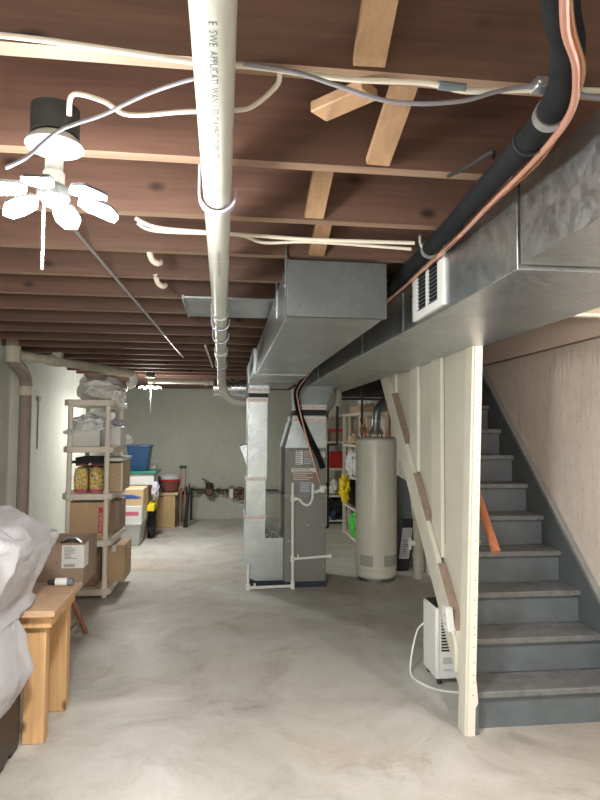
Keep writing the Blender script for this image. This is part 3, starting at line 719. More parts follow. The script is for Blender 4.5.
obj('pull_chain', MB().cyl((-.955, 7.62, 1.74), (-.955, 7.62, 2.04), .006, n=8), 'chain', l2)
fill_lamp = led_lamp((-1.0, -1.5, 2.142), 'added unseen winged LED lamp behind the viewpoint, as fill light', energy=66, rot=.2)  # added lamp out of view, brightens surfaces facing the camera
def bulb(c, label, energy, col):
    x, y, z = c
    th = thing('bare_bulb', label, 'lamp', (x, y, z))
    obj('bulb_cord', MB().cyl((x, y, z+.09), (x, y, SZ-.001), .004, n=8), 'black', th)
    obj('bulb_holder', MB().lathe([(.05, .10), (.05, .085), (.02, .08), (.02, .045)], c, 20), 'lampbase', th)
    obj('bulb', MB().lathe([(.014, .045), (.022, .03), (.03, .008), (.028, -.012), (.016, -.026), (.004, -.03)], c, 20), 'led', th)
    ld = bpy.data.lights.new('bulb_light', 'POINT'); ld.energy = energy; ld.color = col; ld.shadow_soft_size = .06
    lo = bpy.data.objects.new('bulb_light', ld); COL.objects.link(lo); lo.location = (x, y, z-.10)
bulb((1.78, 1.5, 2.08), 'lit bare bulb hanging from the ceiling in front of the staircase', 60, (1.0, .84, .75))

# ------------------------------------------------------------------ cables and ceiling bits
def cable(pts, r, mat, label, name='cable', cat='cable', grp='cables under the joists'):
    tag(obj(name, MB().tube(pts, r, 8), mat), label, cat, grp)
jy = JY[0]-.028
cable([(-.62, jy, 2.228), (-.38, jy, 2.226), (-.20, jy, 2.215), (-.06, jy, 2.205), (.05, jy, 2.205), (.22, jy-.0, 2.196), (.30, jy, 2.198), (.38, jy, 2.20), (.46, jy, 2.190), (.56, jy, 2.20), (.80, jy, 2.215), (1.2, jy, 2.215)], .0055, 'cablewhite', 'cream cable stapled along the full length of the nearest joist')
cable([(.02, jy-.008, 2.205), (.12, jy-.008, 2.196), (.2, jy-.01, 2.175), (.28, jy-.01, 2.155), (.36, jy-.01, 2.152), (.45, jy-.01, 2.165), (.52, jy-.008, 2.19), (.60, jy-.008, 2.205), (.75, jy-.008, 2.19)], .0045, 'cablegrey', 'dark grey cable sagging below the nearest joist')
cable([(-.02, 1.13, 2.207), (-.10, 1.17, 2.205), (-.18, 1.22, 2.20), (-.27, 1.27, 2.18), (-.36, 1.28, 2.145), (-.42, 1.27, 2.08), (-.46, 1.27, 2.055)], .004, 'cablegrey', 'thin grey wire drooping past the front left lamp')
cable([(-.345, 1.30, 2.19), (-.33, 1.27, 2.22), (-.27, 1.28, 2.215), (-.22, 1.30, 2.20), (-.10, 1.28, 2.205), (.01, 1.26, 2.205), (.05, 1.24, 2.21), (.09, 1.18, 2.22), (.09, 1.12, 2.212)], .0055, 'cablewhite', 'cream cable curving from the lamp box to the nearest joist')
cable([(-.32, 2.05, 2.235), (-.25, 2.06, 2.21), (-.1, 2.07, 2.205), (.1, 2.07, 2.20), (.30, 2.07, 2.195), (.66, 2.07, 2.20)], .007, 'cablewhite', 'cream cable pair running across behind the third joist')
cable([(-.32, 2.10, 2.235), (-.25, 2.10, 2.21), (.02, 2.10, 2.21), (.12, 2.11, 2.19), (.30, 2.11, 2.20), (.66, 2.11, 2.19)], .006, 'cablewhite', 'cream cable running beside another behind the third joist')
cable([(.10, .86, 2.22), (.085, .83, 2.20), (.10, .80, 2.21), (.12, .78, 2.24)], .006, 'cablewhite', 'short cream cable end poking out near the top of the view')
for (x, y), lb in zip(((-.31, 2.44), (-.33, 2.83)), ('short cream cable stub poking through the fourth joist', 'short cream cable stub poking through the fifth joist')):
    cable([(x-.01, y-.05, 2.235), (x, y-.02, 2.20), (x+.02, y, 2.19), (x+.03, y+.02, 2.20)], .012, 'cablewhite', lb)
cable([(.66, 1.42, 2.215), (.63, 1.36, 2.20), (.6, 1.45, 2.20), (.585, 1.535, 2.212)], .005, 'black', 'thin black wire looping beside the insulated hose', grp=None)
tag(obj('conduit_rod', MB().cyl((-.535, 2.05, 2.207), (-.425, 5.75, 2.207), .0065, n=8), 'steel'), 'thin metal conduit running diagonally under the joists from the front lamp', 'conduit')
tag(obj('conduit_rod', MB().cyl((-.19, 4.9, 2.205), (-.17, 6.6, 2.205), .009, n=8), 'cablewhite'), 'short pale conduit under the joists just left of the white pipe', 'conduit')
tag(obj('cable_clip', MB().box(.592, JY[0]-.055, 2.196, .640, JY[0]-.022, 2.218).cyl((.60, JY[0]-.057, 2.207), (.60, JY[0]-.052, 2.207), .006, n=10), 'steel', bevel=.004), 'small silver pipe clip beside the black hose on the nearest joist', 'clip')
tag(obj('cable_sleeve', MB().cyl((.40, jy-.002, 2.197), (.455, jy-.002, 2.195), .009, n=10), 'greymetal'), 'short grey metal sleeve on the cable of the nearest joist', 'sleeve')
# left side drain pipes
dp = thing('drain_stack', 'taupe drain stack on the left wall joining a cream overhead pipe', 'pipe', (-1.80, 5.6, 0))
obj('vertical_pipe', MB().cyl((-1.80, 5.62, 0), (-1.80, 5.62, 1.86), .052, n=24), 'taupe', dp)
obj('coupling', MB().cyl((-1.80, 5.62, 1.82), (-1.80, 5.62, 1.90), .060, n=24), 'creampipe', dp)
obj('elbow', MB().tube([(-1.80, 5.62, 1.88), (-1.80, 5.60, 1.96), (-1.805, 5.52, 2.03), (-1.81, 5.42, 2.06), (-1.81, 5.33, 2.09), (-1.81, 5.30, 2.15), (-1.81, 5.30, 2.30)], .055, 20), 'taupe', dp)
obj('overhead_pipe', MB().tube([(-1.80, 5.31, 2.15), (-1.55, 5.78, 2.145), (-1.30, 6.25, 2.14), (-1.05, 6.72, 2.13)], .042, 18, smooth=1), 'creampipe', dp)
obj('collar', MB().cyl((-1.81, 5.30, 2.08), (-1.81, 5.30, 2.215), .062, n=24), 'creampipe', dp)
obj('collar', MB().cyl((-1.62, 5.65, 2.147), (-1.57, 5.745, 2.146), .052, n=22), 'creampipe', dp)
obj('pipe_support', MB().box(-1.60, 5.68, 2.17, -1.52, 5.76, 2.22), 'creampipe', dp)
obj('down_elbow', MB().tube([(-1.05, 6.72, 2.13), (-1.03, 6.74, 2.08), (-1.05, 6.73, 2.02), (-1.10, 6.72, 2.00)], .045, 16), 'cpvc', dp)
tag(obj('overhead_pipe', MB().cyl((-1.0, 7.65, 2.13), (-.27, 7.65, 2.125), .030, n=16).cyl((-.27, 7.65, 2.125), (.18, 7.65, 2.12), .036, n=16).cyl((-.30, 7.65, 2.125), (-.26, 7.65, 2.125), .042, n=16), 'creampipe'),
    'pale overhead pipe crossing the room near the back wall', 'pipe')
tag(obj('wall_conduit', MB().cyl((-1.893, 6.30, 1.32), (-1.893, 6.30, 1.82), .006, n=8).box(-1.899, 6.27, 1.80, -1.88, 6.34, 1.85), 'taupe'), 'thin taupe conduit with a small box on the left wall', 'conduit')

# ------------------------------------------------------------------ beige shelving unit
sx0, sx1, sy0, sy1 = -1.472, -1.05, 5.65, 6.44
LEV = [.028, .465, .882, 1.308, 1.735]
sh = thing('shelving_unit', 'beige plastic shelving unit with five shelves along the left wall', 'shelving', ((sx0+sx1)/2, (sy0+sy1)/2, 0))
def shelf_poly(o=0):
    c_ = .05
    return [(sx0+c_-o, sy0-o), (sx1-c_+o, sy0-o), (sx1+o, sy0+c_-o), (sx1+o, sy1-c_), (sx1-c_, sy1+o), (sx0+c_, sy1+o), (sx0-o, sy1-c_), (sx0-o, sy0+c_)]
for z in LEV:
    obj('shelf_board', MB().prism(shelf_poly(.012), 'z', z, z+.055), 'shelf', sh, bevel=.006)
for x in (sx0+.045, sx1-.045):
    for y in (sy0+.045, sy1-.045):
        p = obj('post', MB().cyl((x, y, 0), (x, y, 1.75), .023, n=18), 'shelf', sh)
        for z in LEV[:4]: obj('post_collar', MB().cyl((x, y, z+.055), (x, y, z+.085), .028, n=18), 'shelf', p)
SH = [z+.056 for z in LEV]
def carton(name, x0, y0, z0, x1, y1, z1, mat, label, cat='box', tape=True, extra=None, grp=None, tapemat='cardlight', bevel=.004):
    t = thing(name, label, cat, ((x0+x1)/2, (y0+y1)/2, z0), grp)
    obj('body', MB().box(x0, y0, z0, x1, y1, z1), mat, t, bevel=bevel)
    if tape:
        b = MB(); xm = (x0+x1)/2; ym = (y0+y1)/2
        b.box(xm-.02, y0-.0015, z1-.06, xm+.02, y0+.001, z1-.002); b.box(x1-.001, ym-.02, z1-.06, x1+.0015, ym+.02, z1-.002)
        b.box(xm-.02, y0, z1-.001, xm+.02, y1, z1+.0015)
        obj('packing_tape', b, tapemat, t)
    return t
# top: bag
tag(obj('plastic_bag', MB().blob((-1.215, 6.0, SH[4]+.105), (.225, .30, .150), .20, 2.0, 3, flat=SH[4]+.002).blob((-1.04, 5.85, SH[4]+.04), (.07, .13, .09), .25, 3, 5, flat=SH[4]-.06), 'bag'),
    'large crinkled clear plastic bag of white padding on the top shelf', 'bag')
tag(obj('storage_box', MB().box(-1.42, 6.1, SH[4]+.001, -1.30, 6.45, SH[4]+.15), 'carddark'), 'dark carton behind the clear bag on the top shelf', 'box')
# second shelf from top
carton('storage_box', -1.415, 5.72, SH[3], -1.17, 6.1, SH[3]+.15, 'paper', 'white box under the patterned bag on the second shelf from the top', tape=False)
tag(obj('patterned_bag', MB().blob((-1.285, 5.83, SH[3]+.20), (.165, .15, .095), .30, 3.0, 8, flat=SH[3]+.135).blob((-1.43, 5.68, SH[3]+.13), (.05, .05, .025), .3, 4, 4), 'patbag'),
    'white plastic bag with dark printed marks slumped on the white box', 'bag')
carton('storage_box', -1.135, 6.02, SH[3], -1.035, 6.3, SH[3]+.185, 'white', 'small bright white box at the right end of the second shelf from the top', tape=False)
tag(obj('fabric_bundle', MB().blob((-1.085, 6.12, SH[3]+.225), (.055, .08, .04), .5, 3, 2, flat=SH[3]+.187), 'purple'), 'lilac bundle on top of the small bright white box', 'bundle')
tag(obj('fabric_bundle', MB().blob((-1.02, 6.36, SH[3]+.05), (.05, .06, .055), .5, 3, 6, flat=SH[3]+.001), 'bag'), 'white crumpled bag at the rear right corner of the second shelf', 'bag')
tag(obj('storage_box', MB().box(-1.38, 6.2, SH[3]+.001, -1.18, 6.5, SH[3]+.33), 'paper'), 'pale tall box at the back of the second shelf from the top', 'box')
# third
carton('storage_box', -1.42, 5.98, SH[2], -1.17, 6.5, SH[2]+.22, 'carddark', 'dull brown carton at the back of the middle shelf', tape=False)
tag(obj('black_tray', MB().box(-1.46, 5.74, SH[2]+.268, -1.10, 6.35, SH[2]+.282).box(-1.44, 5.72, SH[2]+.282, -1.12, 5.74, SH[2]+.295).box(-1.40, 5.80, SH[2]+.282, -1.16, 6.2, SH[2]+.32), 'darkstuff', bevel=.003),
    'flat black tray lying over the jars on the middle shelf', 'tray')
for x, lb in ((-1.345, 'clear jar of yellow tangled stuff at the left of the middle shelf'), (-1.205, 'clear jar of yellow tangled stuff next to the shelf post on the middle shelf')):
    j = thing('storage_jar', lb, 'jar', (x, 5.82, SH[2]), 'jars on the middle shelf')
    obj('contents', MB().blob((x, 5.82, SH[2]+.115), (.062, .06, .112), .12, 5, x, sq=.6), 'noodle', j)
    obj('jar_lid', MB().lathe([(.055, .243), (.055, .266)], (x, 5.82, SH[2]), 20), 'basket', j)
    obj('strap', MB().tube([(x-.05, 5.757, SH[2]+.225), (x-.01, 5.746, SH[2]+.15), (x+.045, 5.757, SH[2]+.06)], .004, 6), 'cablewhite', j)
    obj('jar_foot', MB().lathe([(.06, .0), (.06, .03)], (x, 5.82, SH[2]), 20), 'pink', j)
cr = thing('wooden_crate', 'light slatted crate with a pale lid sticking out of the middle shelf', 'crate', (-1.05, 6.05, SH[2]))
obj('body', MB().box(-1.135, 5.86, SH[2], -.985, 6.32, SH[2]+.265), 'cardlight', cr, bevel=.004)
b = MB()
for i in range(5): b.bar((-1.08+i*0, 5.856, SH[2]+.04+i*.045), (-.99, 5.856, SH[2]+.075+i*.045), .004, .012)
obj('slats', b, 'card', cr)
obj('corner_strip', MB().box(-.995, 5.852, SH[2], -.98, 5.87, SH[2]+.27), 'paper', cr)
obj('lid', MB().box(-1.15, 5.84, SH[2]+.283, -.975, 6.35, SH[2]+.315), 'paper', cr, bevel=.004)
# fourth
cb = carton('cardboard_box', -1.43, 5.68, SH[1], -1.115, 6.06, SH[1]+.335, 'card', 'tan cardboard box with a crimson strip on the second shelf from the floor')

obj('printed_panel', MB().box(-1.155, 5.6785, SH[1]+.06, -1.118, 5.681, SH[1]+.29), 'redprint', cb)
obj('white_lettering', text_mb('FRAGILE', .036, lambda u, v: (-1.123-v, 5.6775, SH[1]+.075+u*1.25)), 'paper', cb)
b = MB(); b.box(-1.22, 5.6785, SH[1]+.20, -1.19, 5.681, SH[1]+.29); obj('small_print', b, 'card', cb)
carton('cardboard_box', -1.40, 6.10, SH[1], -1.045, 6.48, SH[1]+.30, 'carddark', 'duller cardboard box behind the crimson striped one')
# bottom
carton('cardboard_box', -1.16, 5.92, SH[0], -.955, 6.32, SH[0]+.34, 'card', 'taped cardboard box sticking out of the bottom shelf', tapemat='paper')
carton('cardboard_box', -1.42, 5.75, SH[0], -1.18, 6.3, SH[0]+.27, 'carddark', 'brown cardboard box at the left of the bottom shelf')

# ------------------------------------------------------------------ stool and open box
sn = thing('stool', 'brown wooden stool under the open cardboard box', 'stool', (-1.2, 4.38, 0))
obj('seat', MB().lathe([(.16, .445), (.17, .455), (.17, .475), (.16, .483)], (-1.2, 4.38, 0), 28), 'stool', sn)
ftx = [(-1.03, 4.72), (-1.37, 4.72), (-1.37, 4.14), (-1.06, 4.12)]
tp = [(-1.115, 4.46), (-1.28, 4.47), (-1.28, 4.29), (-1.13, 4.29)]
for a, b_ in zip(ftx, tp):
    obj('leg', MB().cyl((a[0], a[1], 0), (b_[0], b_[1], .43), .020, .016, n=12), 'stool', sn)
def lerp(i, t): return (ftx[i][0]+(tp[i][0]-ftx[i][0])*t, ftx[i][1]+(tp[i][1]-ftx[i][1])*t, .43*t)
for i, t_ in ((0, .42), (1, .30), (2, .42), (3, .30)):
    obj('rung', MB().cyl(lerp(i, t_), lerp((i+1) % 4, t_), .010, n=10), 'stool', sn)
ox0, ox1, oy0, oy1, oz0, oz1 = -1.32, -.935, 4.16, 4.56, .484, .767
oc = thing('open_carton', 'open cardboard box with a white label on the stool', 'box', (-1.17, 4.36, oz0))
b = MB(); w = .005
b.box(ox0, oy0, oz0, ox1, oy1, oz0+w); b.box(ox0, oy0, oz0+w, ox1, oy0+w, oz1); b.box(ox0, oy1-w, oz0+w, ox1, oy1, oz1)
b.box(ox0, oy0+w, oz0+w, ox0+w, oy1-w, oz1); b.box(ox1-w, oy0+w, oz0+w, ox1, oy1-w, oz1)
obj('walls', b, 'carddark', oc)
lb_ = obj('white_label', MB().box(-1.075, oy0-.002, .605, ox1+.0025, oy0+.0, .755).box(ox1, oy0, .605, ox1+.002, oy0+.13, .755), 'paper', oc)
b = MB()
for i in range(9): b.box(-1.06, oy0-.003, .738-i*.009, -1.07+random.uniform(.05, .11), oy0-.001, .741-i*.009)
for i in range(16): b.box(-1.06+i*.0045, oy0-.003, .612, -1.06+i*.0045+(.0028 if i % 3 else .0016), oy0-.001, .632)
obj('label_print', b, 'ink', lb_)
tag(obj('clutter_pile', MB().blob((-1.14, 4.36, .61), (.155, .17, .10), .4, 5, 2, flat=.492), 'darkstuff'), 'dark clutter inside the open cardboard box', 'clutter')
tag(obj('steel_handle', MB().tube([(-1.16, 4.46, .71), (-1.12, 4.46, .748), (-1.06, 4.46, .748), (-1.02, 4.46, .72)], .008, 8), 'steel'), 'grey metal tool handle in the open cardboard box', 'tool')

# ------------------------------------------------------------------ pine table
tb = thing('pine_table', 'honey pine work table with square legs beside the draped sheet', 'table', (-1.35, 3.3, 0))
obj('tabletop', MB().box(-1.86, 3.00, .632, -.802, 3.55, .662), 'pinetop', tb, bevel=.003)
obj('apron', MB().box(-1.83, 3.06, .565, -.83, 3.082, .632), 'pine', tb, bevel=.002)
obj('apron', MB().box(-.856, 3.082, .565, -.834, 3.51, .632), 'pine', tb, bevel=.002)
obj('apron', MB().box(-1.83, 3.51, .565, -.834, 3.53, .632), 'pine', tb, bevel=.002)
for x0, y0 in ((-.967, 3.105), (-.952, 3.44), (-1.83, 3.105), (-1.83, 3.44)):
    obj('leg', MB().box(x0, y0, 0, x0+.102, y0+.07, .630), 'pine', tb, bevel=.005)
tag(obj('white_board', MB().box(-1.06, 3.36, .0, -.962, 3.372, .55), 'white'), 'white board standing between the pine table legs', 'board')
tu = thing('caulk_tube', 'white cartridge with dark ends lying on the far edge of the pine table', 'tube', (-.88, 3.47, .663))
obj('cartridge', MB().cyl((-.925, 3.47, .684), (-.862, 3.47, .684), .021, n=18), 'paper', tu)
obj('end_cap', MB().cyl((-.862, 3.47, .684), (-.832, 3.47, .684), .0215, n=18), 'greymetal', tu)
obj('nozzle', MB().cyl((-.925, 3.47, .684), (-.965, 3.47, .682), .018, .012, n=14), 'darkiron', tu)

# chest
ch = thing('footlocker', 'dark brown trunk on the floor under the draped sheet', 'trunk', (-1.4, 2.4, 0))
obj('body', MB().box(-1.84, 1.6, .03, -.968, 3.085, .46), 'chest', ch, bevel=.006)
obj('base_rail', MB().box(-1.84, 2.99, 0, -.975, 3.08, .035), 'chest', ch)
obj('base_rail', MB().box(-1.84, 1.6, 0, -.975, 2.90, .035), 'chest', ch)
# drape
def drape():
    b = MB(); NU, NV = 260, 80
    # level: z, xr, yb(front), yt(back)
    L_ = [(.275, -.965, 2.3, 3.045), (.355, -.905, 2.3, 3.045), (.445, -.868, 2.3, 3.04), (.54, -.895, 2.32, 3.02), (.62, -.915, 2.33, 3.00), (.664, -.925, 2.33, 2.985),
          (.672, -.930, 2.35, 3.25), (.72, -.960, 2.36, 3.34), (.79, -.935, 2.38, 3.40), (.86, -.900, 2.4, 3.42), (.92, -.870, 2.42, 3.42), (.97, -.865, 2.5, 3.42), (1.01, -.885, 2.6, 3.41), (1.05, -.95, 2.7, 3.40), (1.08, -1.05, 2.8, 3.36), (1.095, -1.25, 2.95, 3.3)]
    rings = []
    for j in range(NV+1):
        f = j/NV*(len(L_)-1); i = min(int(f), len(L_)-2); t = f-i
        z, xr, y0, y1 = [a+(c_-a)*t for a, c_ in zip(L_[i], L_[i+1])]
        xl = -1.86+max(0, (z-1.0))*2.0
        cx, cy, rx, ry = (xl+xr)/2, (y0+y1)/2, (xr-xl)/2, (y1-y0)/2
        ring = []
        for k in range(NU):
            a = 2*pi*k/NU; ca, sa = cos(a), sin(a); e = .32
            x = cx+rx*math.copysign(abs(ca)**e, ca); y = cy+ry*math.copysign(abs(sa)**e, sa)
            n = V((ca, sa, 0)).normalized()
            hang = 1-min(1, max(0, (z-.3)/.7))
            w1 = noise.noise(V((x*2.4, y*2.4, z*1.5)))
            rid = 1-abs(noise.noise(V((x*5+w1*2, y*5, z*2.6+w1)))*2.2)
            rid2 = 1-abs(noise.noise(V((x*10+7, y*10+w1*3, z*4.5)))*2.2)
            fold = .5+.5*sin(y*30+x*17+9*w1+z*3.0)
            amp = .022 if z > .67 else .012
            d = -amp*fold*.7+.040*(rid-.6)+.011*(rid2-.5)
            if z < .50 and x > -1.2 and xr < -.89: d = max(d, -.003)
            zz = z+.030*noise.noise(V((x*5, y*5, 3)))*(1 if z < .6 else 0)*(1-min(1, max(0, (z-.27)/.3)))
            if z > 1.0: zz += .05*noise.noise(V((x*6, y*7, 1.5)))+.03*(rid2-.5)
            ring.append((x+n.x*d, y+n.y*d, zz))
        rings.append(ring)
    b.rings(rings, caps=False)
    top = [b.bm.verts.new((p[0], p[1], p[2])) for p in rings[-1]]
    cxx = sum(p[0] for p in rings[-1])/NU; cyy = sum(p[1] for p in rings[-1])/NU
    cv = b.bm.verts.new((cxx, cyy, 1.12))
    for i in range(NU): b.face([top[i], top[(i+1) % NU], cv])
    bmesh.ops.remove_doubles(b.bm, verts=b.bm.verts, dist=.0004)
    return b
tag(obj('draped_sheet', drape(), 'cloth', angle=180, solid=.004), 'pale grey plastic sheet draped over a pile on the trunk and table', 'sheet')

# ------------------------------------------------------------------ far left storage stack
# grey tub
tg = thing('storage_tub', 'pale grey plastic tub with lid on the floor, lowest of its stack', 'tub', (-1.28, 8.35, 0))
obj('body', MB().hexa([(-1.42, 8.13, 0), (-1.14, 8.13, 0), (-1.14, 8.6, 0), (-1.42, 8.6, 0), (-1.45, 8.10, .27), (-1.115, 8.10, .27), (-1.115, 8.63, .27), (-1.45, 8.63, .27)]), 'tubgrey', tg, bevel=.008)
obj('lid', MB().box(-1.46, 8.09, .27, -1.105, 8.64, .295), 'tubgrey', tg, bevel=.006)
wb = thing('white_carton', 'white box with a pink band stacked on the pale grey tub', 'box', (-1.27, 8.35, .296))
obj('body', MB().box(-1.44, 8.10, .296, -1.10, 8.6, .52), 'paper', wb, bevel=.004)
obj('pink_band', MB().box(-1.441, 8.098, .40, -1.14, 8.601, .45), 'pink', wb)
carton('printed_carton', -1.43, 8.12, .522, -1.09, 8.62, .74, 'cardlight', 'brown carton with a blue print on the pink banded box', tape=False)
b = MB().blob((-1.29, 8.117, .645), (.10, .002, .022), .5, 3, 4).blob((-1.18, 8.117, .635), (.05, .002, .014), .5, 3, 7)
pcx = [o for o in COL.objects if o.name.startswith('printed_carton')][0]
obj('blue_print', b, 'bluecard', pcx)
ct = thing('clear_tub', 'translucent storage tub with a teal lid under the blue bin', 'tub', (-1.15, 9.0, .742))
obj('body', MB().box(-1.40, 8.66, .742, -1.02, 9.2, .90), 'tubgrey', ct, bevel=.008)
obj('teal_lid', MB().box(-1.42, 8.63, .90, -.985, 9.25, .935), 'teal', ct, bevel=.006)
carton('cardboard_box', -1.42, 8.68, 0, -1.10, 9.2, .741, 'carddark', 'tall brown carton standing on the floor behind the pale grey tub', tape=False)
bn = thing('blue_bin', 'deep blue plastic bin standing on the teal lid', 'bin', (-1.27, 8.9, .936))
obj('body', MB().hexa([(-1.37, 8.80, .936), (-1.14, 8.80, .936), (-1.14, 9.1, .936), (-1.37, 9.1, .936), (-1.42, 8.76, 1.27), (-1.10, 8.76, 1.27), (-1.10, 9.14, 1.27), (-1.42, 9.14, 1.27)]), 'blue', bn, bevel=.01)
obj('rim', MB().box(-1.43, 8.75, 1.265, -1.09, 9.15, 1.30), 'blue', bn, bevel=.008)
tag(obj('plastic_bag', MB().blob((-1.00, 8.7, .66), (.05, .09, .13), .4, 3, 4), 'purple'), 'lilac plastic bag hanging beside the carton with the blue print', 'bag')
tag(obj('yellow_tray', MB().hexa([(-1.09, 8.5, .40), (-.99, 8.5, .40), (-.99, 8.9, .44), (-1.09, 8.9, .44), (-1.09, 8.5, .47), (-.99, 8.5, .50), (-.99, 8.9, .52), (-1.09, 8.9, .50)]), 'yellow', bevel=.004), 'yellow plastic tray beside the pink banded box', 'tray')
tag(obj('black_bag', MB().blob((-1.045, 8.72, .19), (.055, .12, .20), .3, 3, 9, flat=0).blob((-1.04, 8.75, .35), (.05, .1, .08), .2, 3, 1), 'darkstuff'), 'black bag slumped on the floor between the grey tub and the wooden cabinet', 'bag')
# wooden cabinet
wc = thing('wooden_cabinet', 'yellowish plywood cabinet on the floor near the back wall', 'cabinet', (-.96, 9.8, 0))
obj('body', MB().box(-1.20, 9.6, 0, -.80, 10.0, .50), 'cabinetwood', wc, bevel=.004)
obj('top_board', MB().box(-1.21, 9.58, .50, -.76, 10.02, .535), 'cardlight', wc, bevel=.004)
obj('handle_slot', MB().box(-1.08, 9.597, .475, -.98, 9.602, .487), 'blackgap', wc)
obj('side_bracket', MB().box(-.80, 9.62, .40, -.76, 9.72, .47).box(-.80, 9.62, .05, -.765, 9.7, .2), 'darkiron', wc)
bk = thing('wicker_basket', 'reddish brown round basket on the wooden cabinet', 'basket', (-.90, 9.8, .536))
obj('bowl', MB().lathe([(.10, 0), (.13, .02), (.16, .13), (.17, .17), (.15, .17), (.12, .03)], (-.90, 9.80, .537), 28), 'basket', bk)
obj('rim', MB().lathe([(.165, .165), (.18, .17), (.18, .20), (.16, .205)], (-.90, 9.80, .537), 28), 'red', bk)
tag(obj('clear_cover', MB().lathe([(.16, .206), (.155, .24), (.12, .275), (.05, .29)], (-.90, 9.80, .537), 24), 'tubgrey'), 'grey domed cover on the reddish brown basket', 'cover')
tag(obj('black_bag', MB().blob((-1.12, 9.75, .66), (.09, .12, .14), .35, 3, 3, flat=.537), 'darkstuff'), 'black bag on the left of the wooden cabinet top', 'bag')
tag(obj('white_tub', MB().box(-1.35, 9.7, .80, -1.12, 9.95, .96).box(-1.36, 9.69, .96, -1.11, 9.96, .98), 'paper', bevel=.01), 'white tub on the brown carton near the back wall', 'tub')
carton('cardboard_box', -1.38, 9.66, 0, -1.215, 10.0, .799, 'carddark', 'narrow brown carton left of the wooden cabinet', tape=False)
fr = thing('wooden_stand', 'narrow brown wooden stand upright beside the wooden cabinet', 'frame', (-.7, 9.75, 0))
obj('upright', MB().box(-.735, 9.70, 0, -.715, 9.73, .93), 'stool', fr); obj('upright', MB().box(-.665, 9.70, 0, -.645, 9.73, .95), 'stool', fr)
obj('rail', MB().box(-.75, 9.695, .91, -.64, 9.73, .955), 'darkiron', fr); obj('rail', MB().box(-.735, 9.70, .56, -.645, 9.72, .60), 'stool', fr)
tag(obj('stick_vacuum', MB().cyl((-.64, 9.62, .0), (-.60, 9.62, .55), .035, .02, n=12).cyl((-.60, 9.62, .5), (-.585, 9.62, .68), .012, n=8), 'black'), 'black upright stick vacuum beside the narrow wooden stand', 'vacuum')
wpp = thing('water_pipe', 'dark iron water pipe with meter and valves along the back wall', 'pipe', (-.2, 10.4, 0))
py = 10.40
obj('pipe_run', MB().cyl((-.60, py, .50), (1.1, py, .49), .016, n=12).cyl((-.60, py, .505), (-.60, py, 0), .014, n=12).cyl((-.60, py, .50), (-.60, py, .53), .022, n=12), 'darkiron', wpp)
obj('meter', MB().cyl((-.30, py-.08, .475), (-.30, py+.05, .475), .075, n=24).cyl((-.30, py, .54), (-.30, py, .62), .06, n=20).cyl((-.38, py, .49), (-.22, py, .49), .035, n=14), 'darkiron', wpp)
obj('meter_face', MB().cyl((-.30, py-.083, .475), (-.30, py-.079, .475), .05, n=24), 'basket', wpp)
obj('lever', MB().bar((-.30, py-.03, .63), (-.42, py-.05, .70), .03, .02), 'darkiron', wpp)
obj('union', MB().cyl((-.18, py, .495), (-.12, py, .495), .032, n=12).cyl((-.02, py, .495), (.02, py, .495), .03, n=12), 'darkiron', wpp)
b = MB().cyl((.22, py-.02, .44), (.22, py+.03, .44), .02, n=12)
for i in range(8):
    a = i*pi/4; b.bar((.22, py-.02, .44), (.22+.10*cos(a), py-.02, .44+.10*sin(a)), .02, .02)
b.tube([(.22+.105*cos(i*pi/8), py-.02, .44+.105*sin(i*pi/8)) for i in range(17)], .012, 8, smooth=0)
obj('hand_wheel', b, 'rust', wpp)
obj('white_tag', MB().box(.04, py-.03, .37, .105, py-.02, .52), 'paper', wpp)
obj('side_valve', MB().cyl((-.70, py, .44), (-.70, py, .58), .02, n=10).cyl((-.70, py, .43), (-.60, py, .46), .02, n=10).cyl((-.70, py-.01, .44), (-.70, py-.01, .48), .05, n=14), 'darkiron', wpp)
tag(obj('metal_rod', MB().tube([(-.78, 10.38, .02), (-.74, 10.40, .3), (-.64, 10.42, .46)], .012, 8), 'steel'), 'grey metal tube curving down by the side valve on the back wall', 'tube')

# ------------------------------------------------------------------ shelves behind heater
def rack(name, label, x0, y0, x1, y1, levels, H, loc):
    t = thing(name, label, 'shelving', loc)
    for x in (x0, x1-.045):
        for y in (y0, y1-.045):
            obj('post', MB().box(x, y, 0, x+.045, y+.045, H), 'shelfwood', t)
    for z in levels: obj('shelf_board', MB().box(x0+.002, y0-.002, z, x1-.002, y1, z+.03), 'shelfwood', t)
    return t
ra = rack('wooden_rack', 'cream wooden rack of clutter against the back wall behind the furnace', 1.58, 9.75, 2.02, 10.2, [.04, .44, .88, 1.32, 1.76], 1.80, (1.8, 10, 0))
rb = rack('wooden_rack', 'cream wooden rack along the right wall behind the water heater', 1.72, 7.7, 2.1, 8.9, [.03, .43, .86, 1.30, 1.74], 1.78, (1.9, 8.3, 0))
def item(name, mb, mat, label, cat, **k): return tag(obj(name, mb, mat, **k), label, cat)
item('red_case', MB().box(1.66, 9.74, .912, 1.96, 10.0, 1.18), 'red', 'bright red case on the rack behind the furnace', 'case', bevel=.015)
item('plastic_bag', MB().blob((1.72, 9.85, .60), (.10, .12, .12), .5, 3, 2, flat=.472), 'bag', 'white crumpled bag on the back rack below the red case', 'bag')
item('yellow_pouch', MB().blob((1.87, 9.82, .535), (.09, .09, .07), .5, 3, 5, flat=.472), 'yellow', 'small yellow pouch on the back rack below the red case', 'pouch')
item('black_bag', MB().blob((1.80, 9.9, .25), (.17, .14, .17), .4, 3, 6, flat=.072), 'darkstuff', 'black bag filling the lowest shelf of the back rack', 'bag')
item('blue_case', MB().blob((1.73, 9.74, .15), (.05, .03, .07), .4, 3, 3, flat=.072), 'blue', 'dark blue pouch in front of the black bag on the back rack', 'pouch')
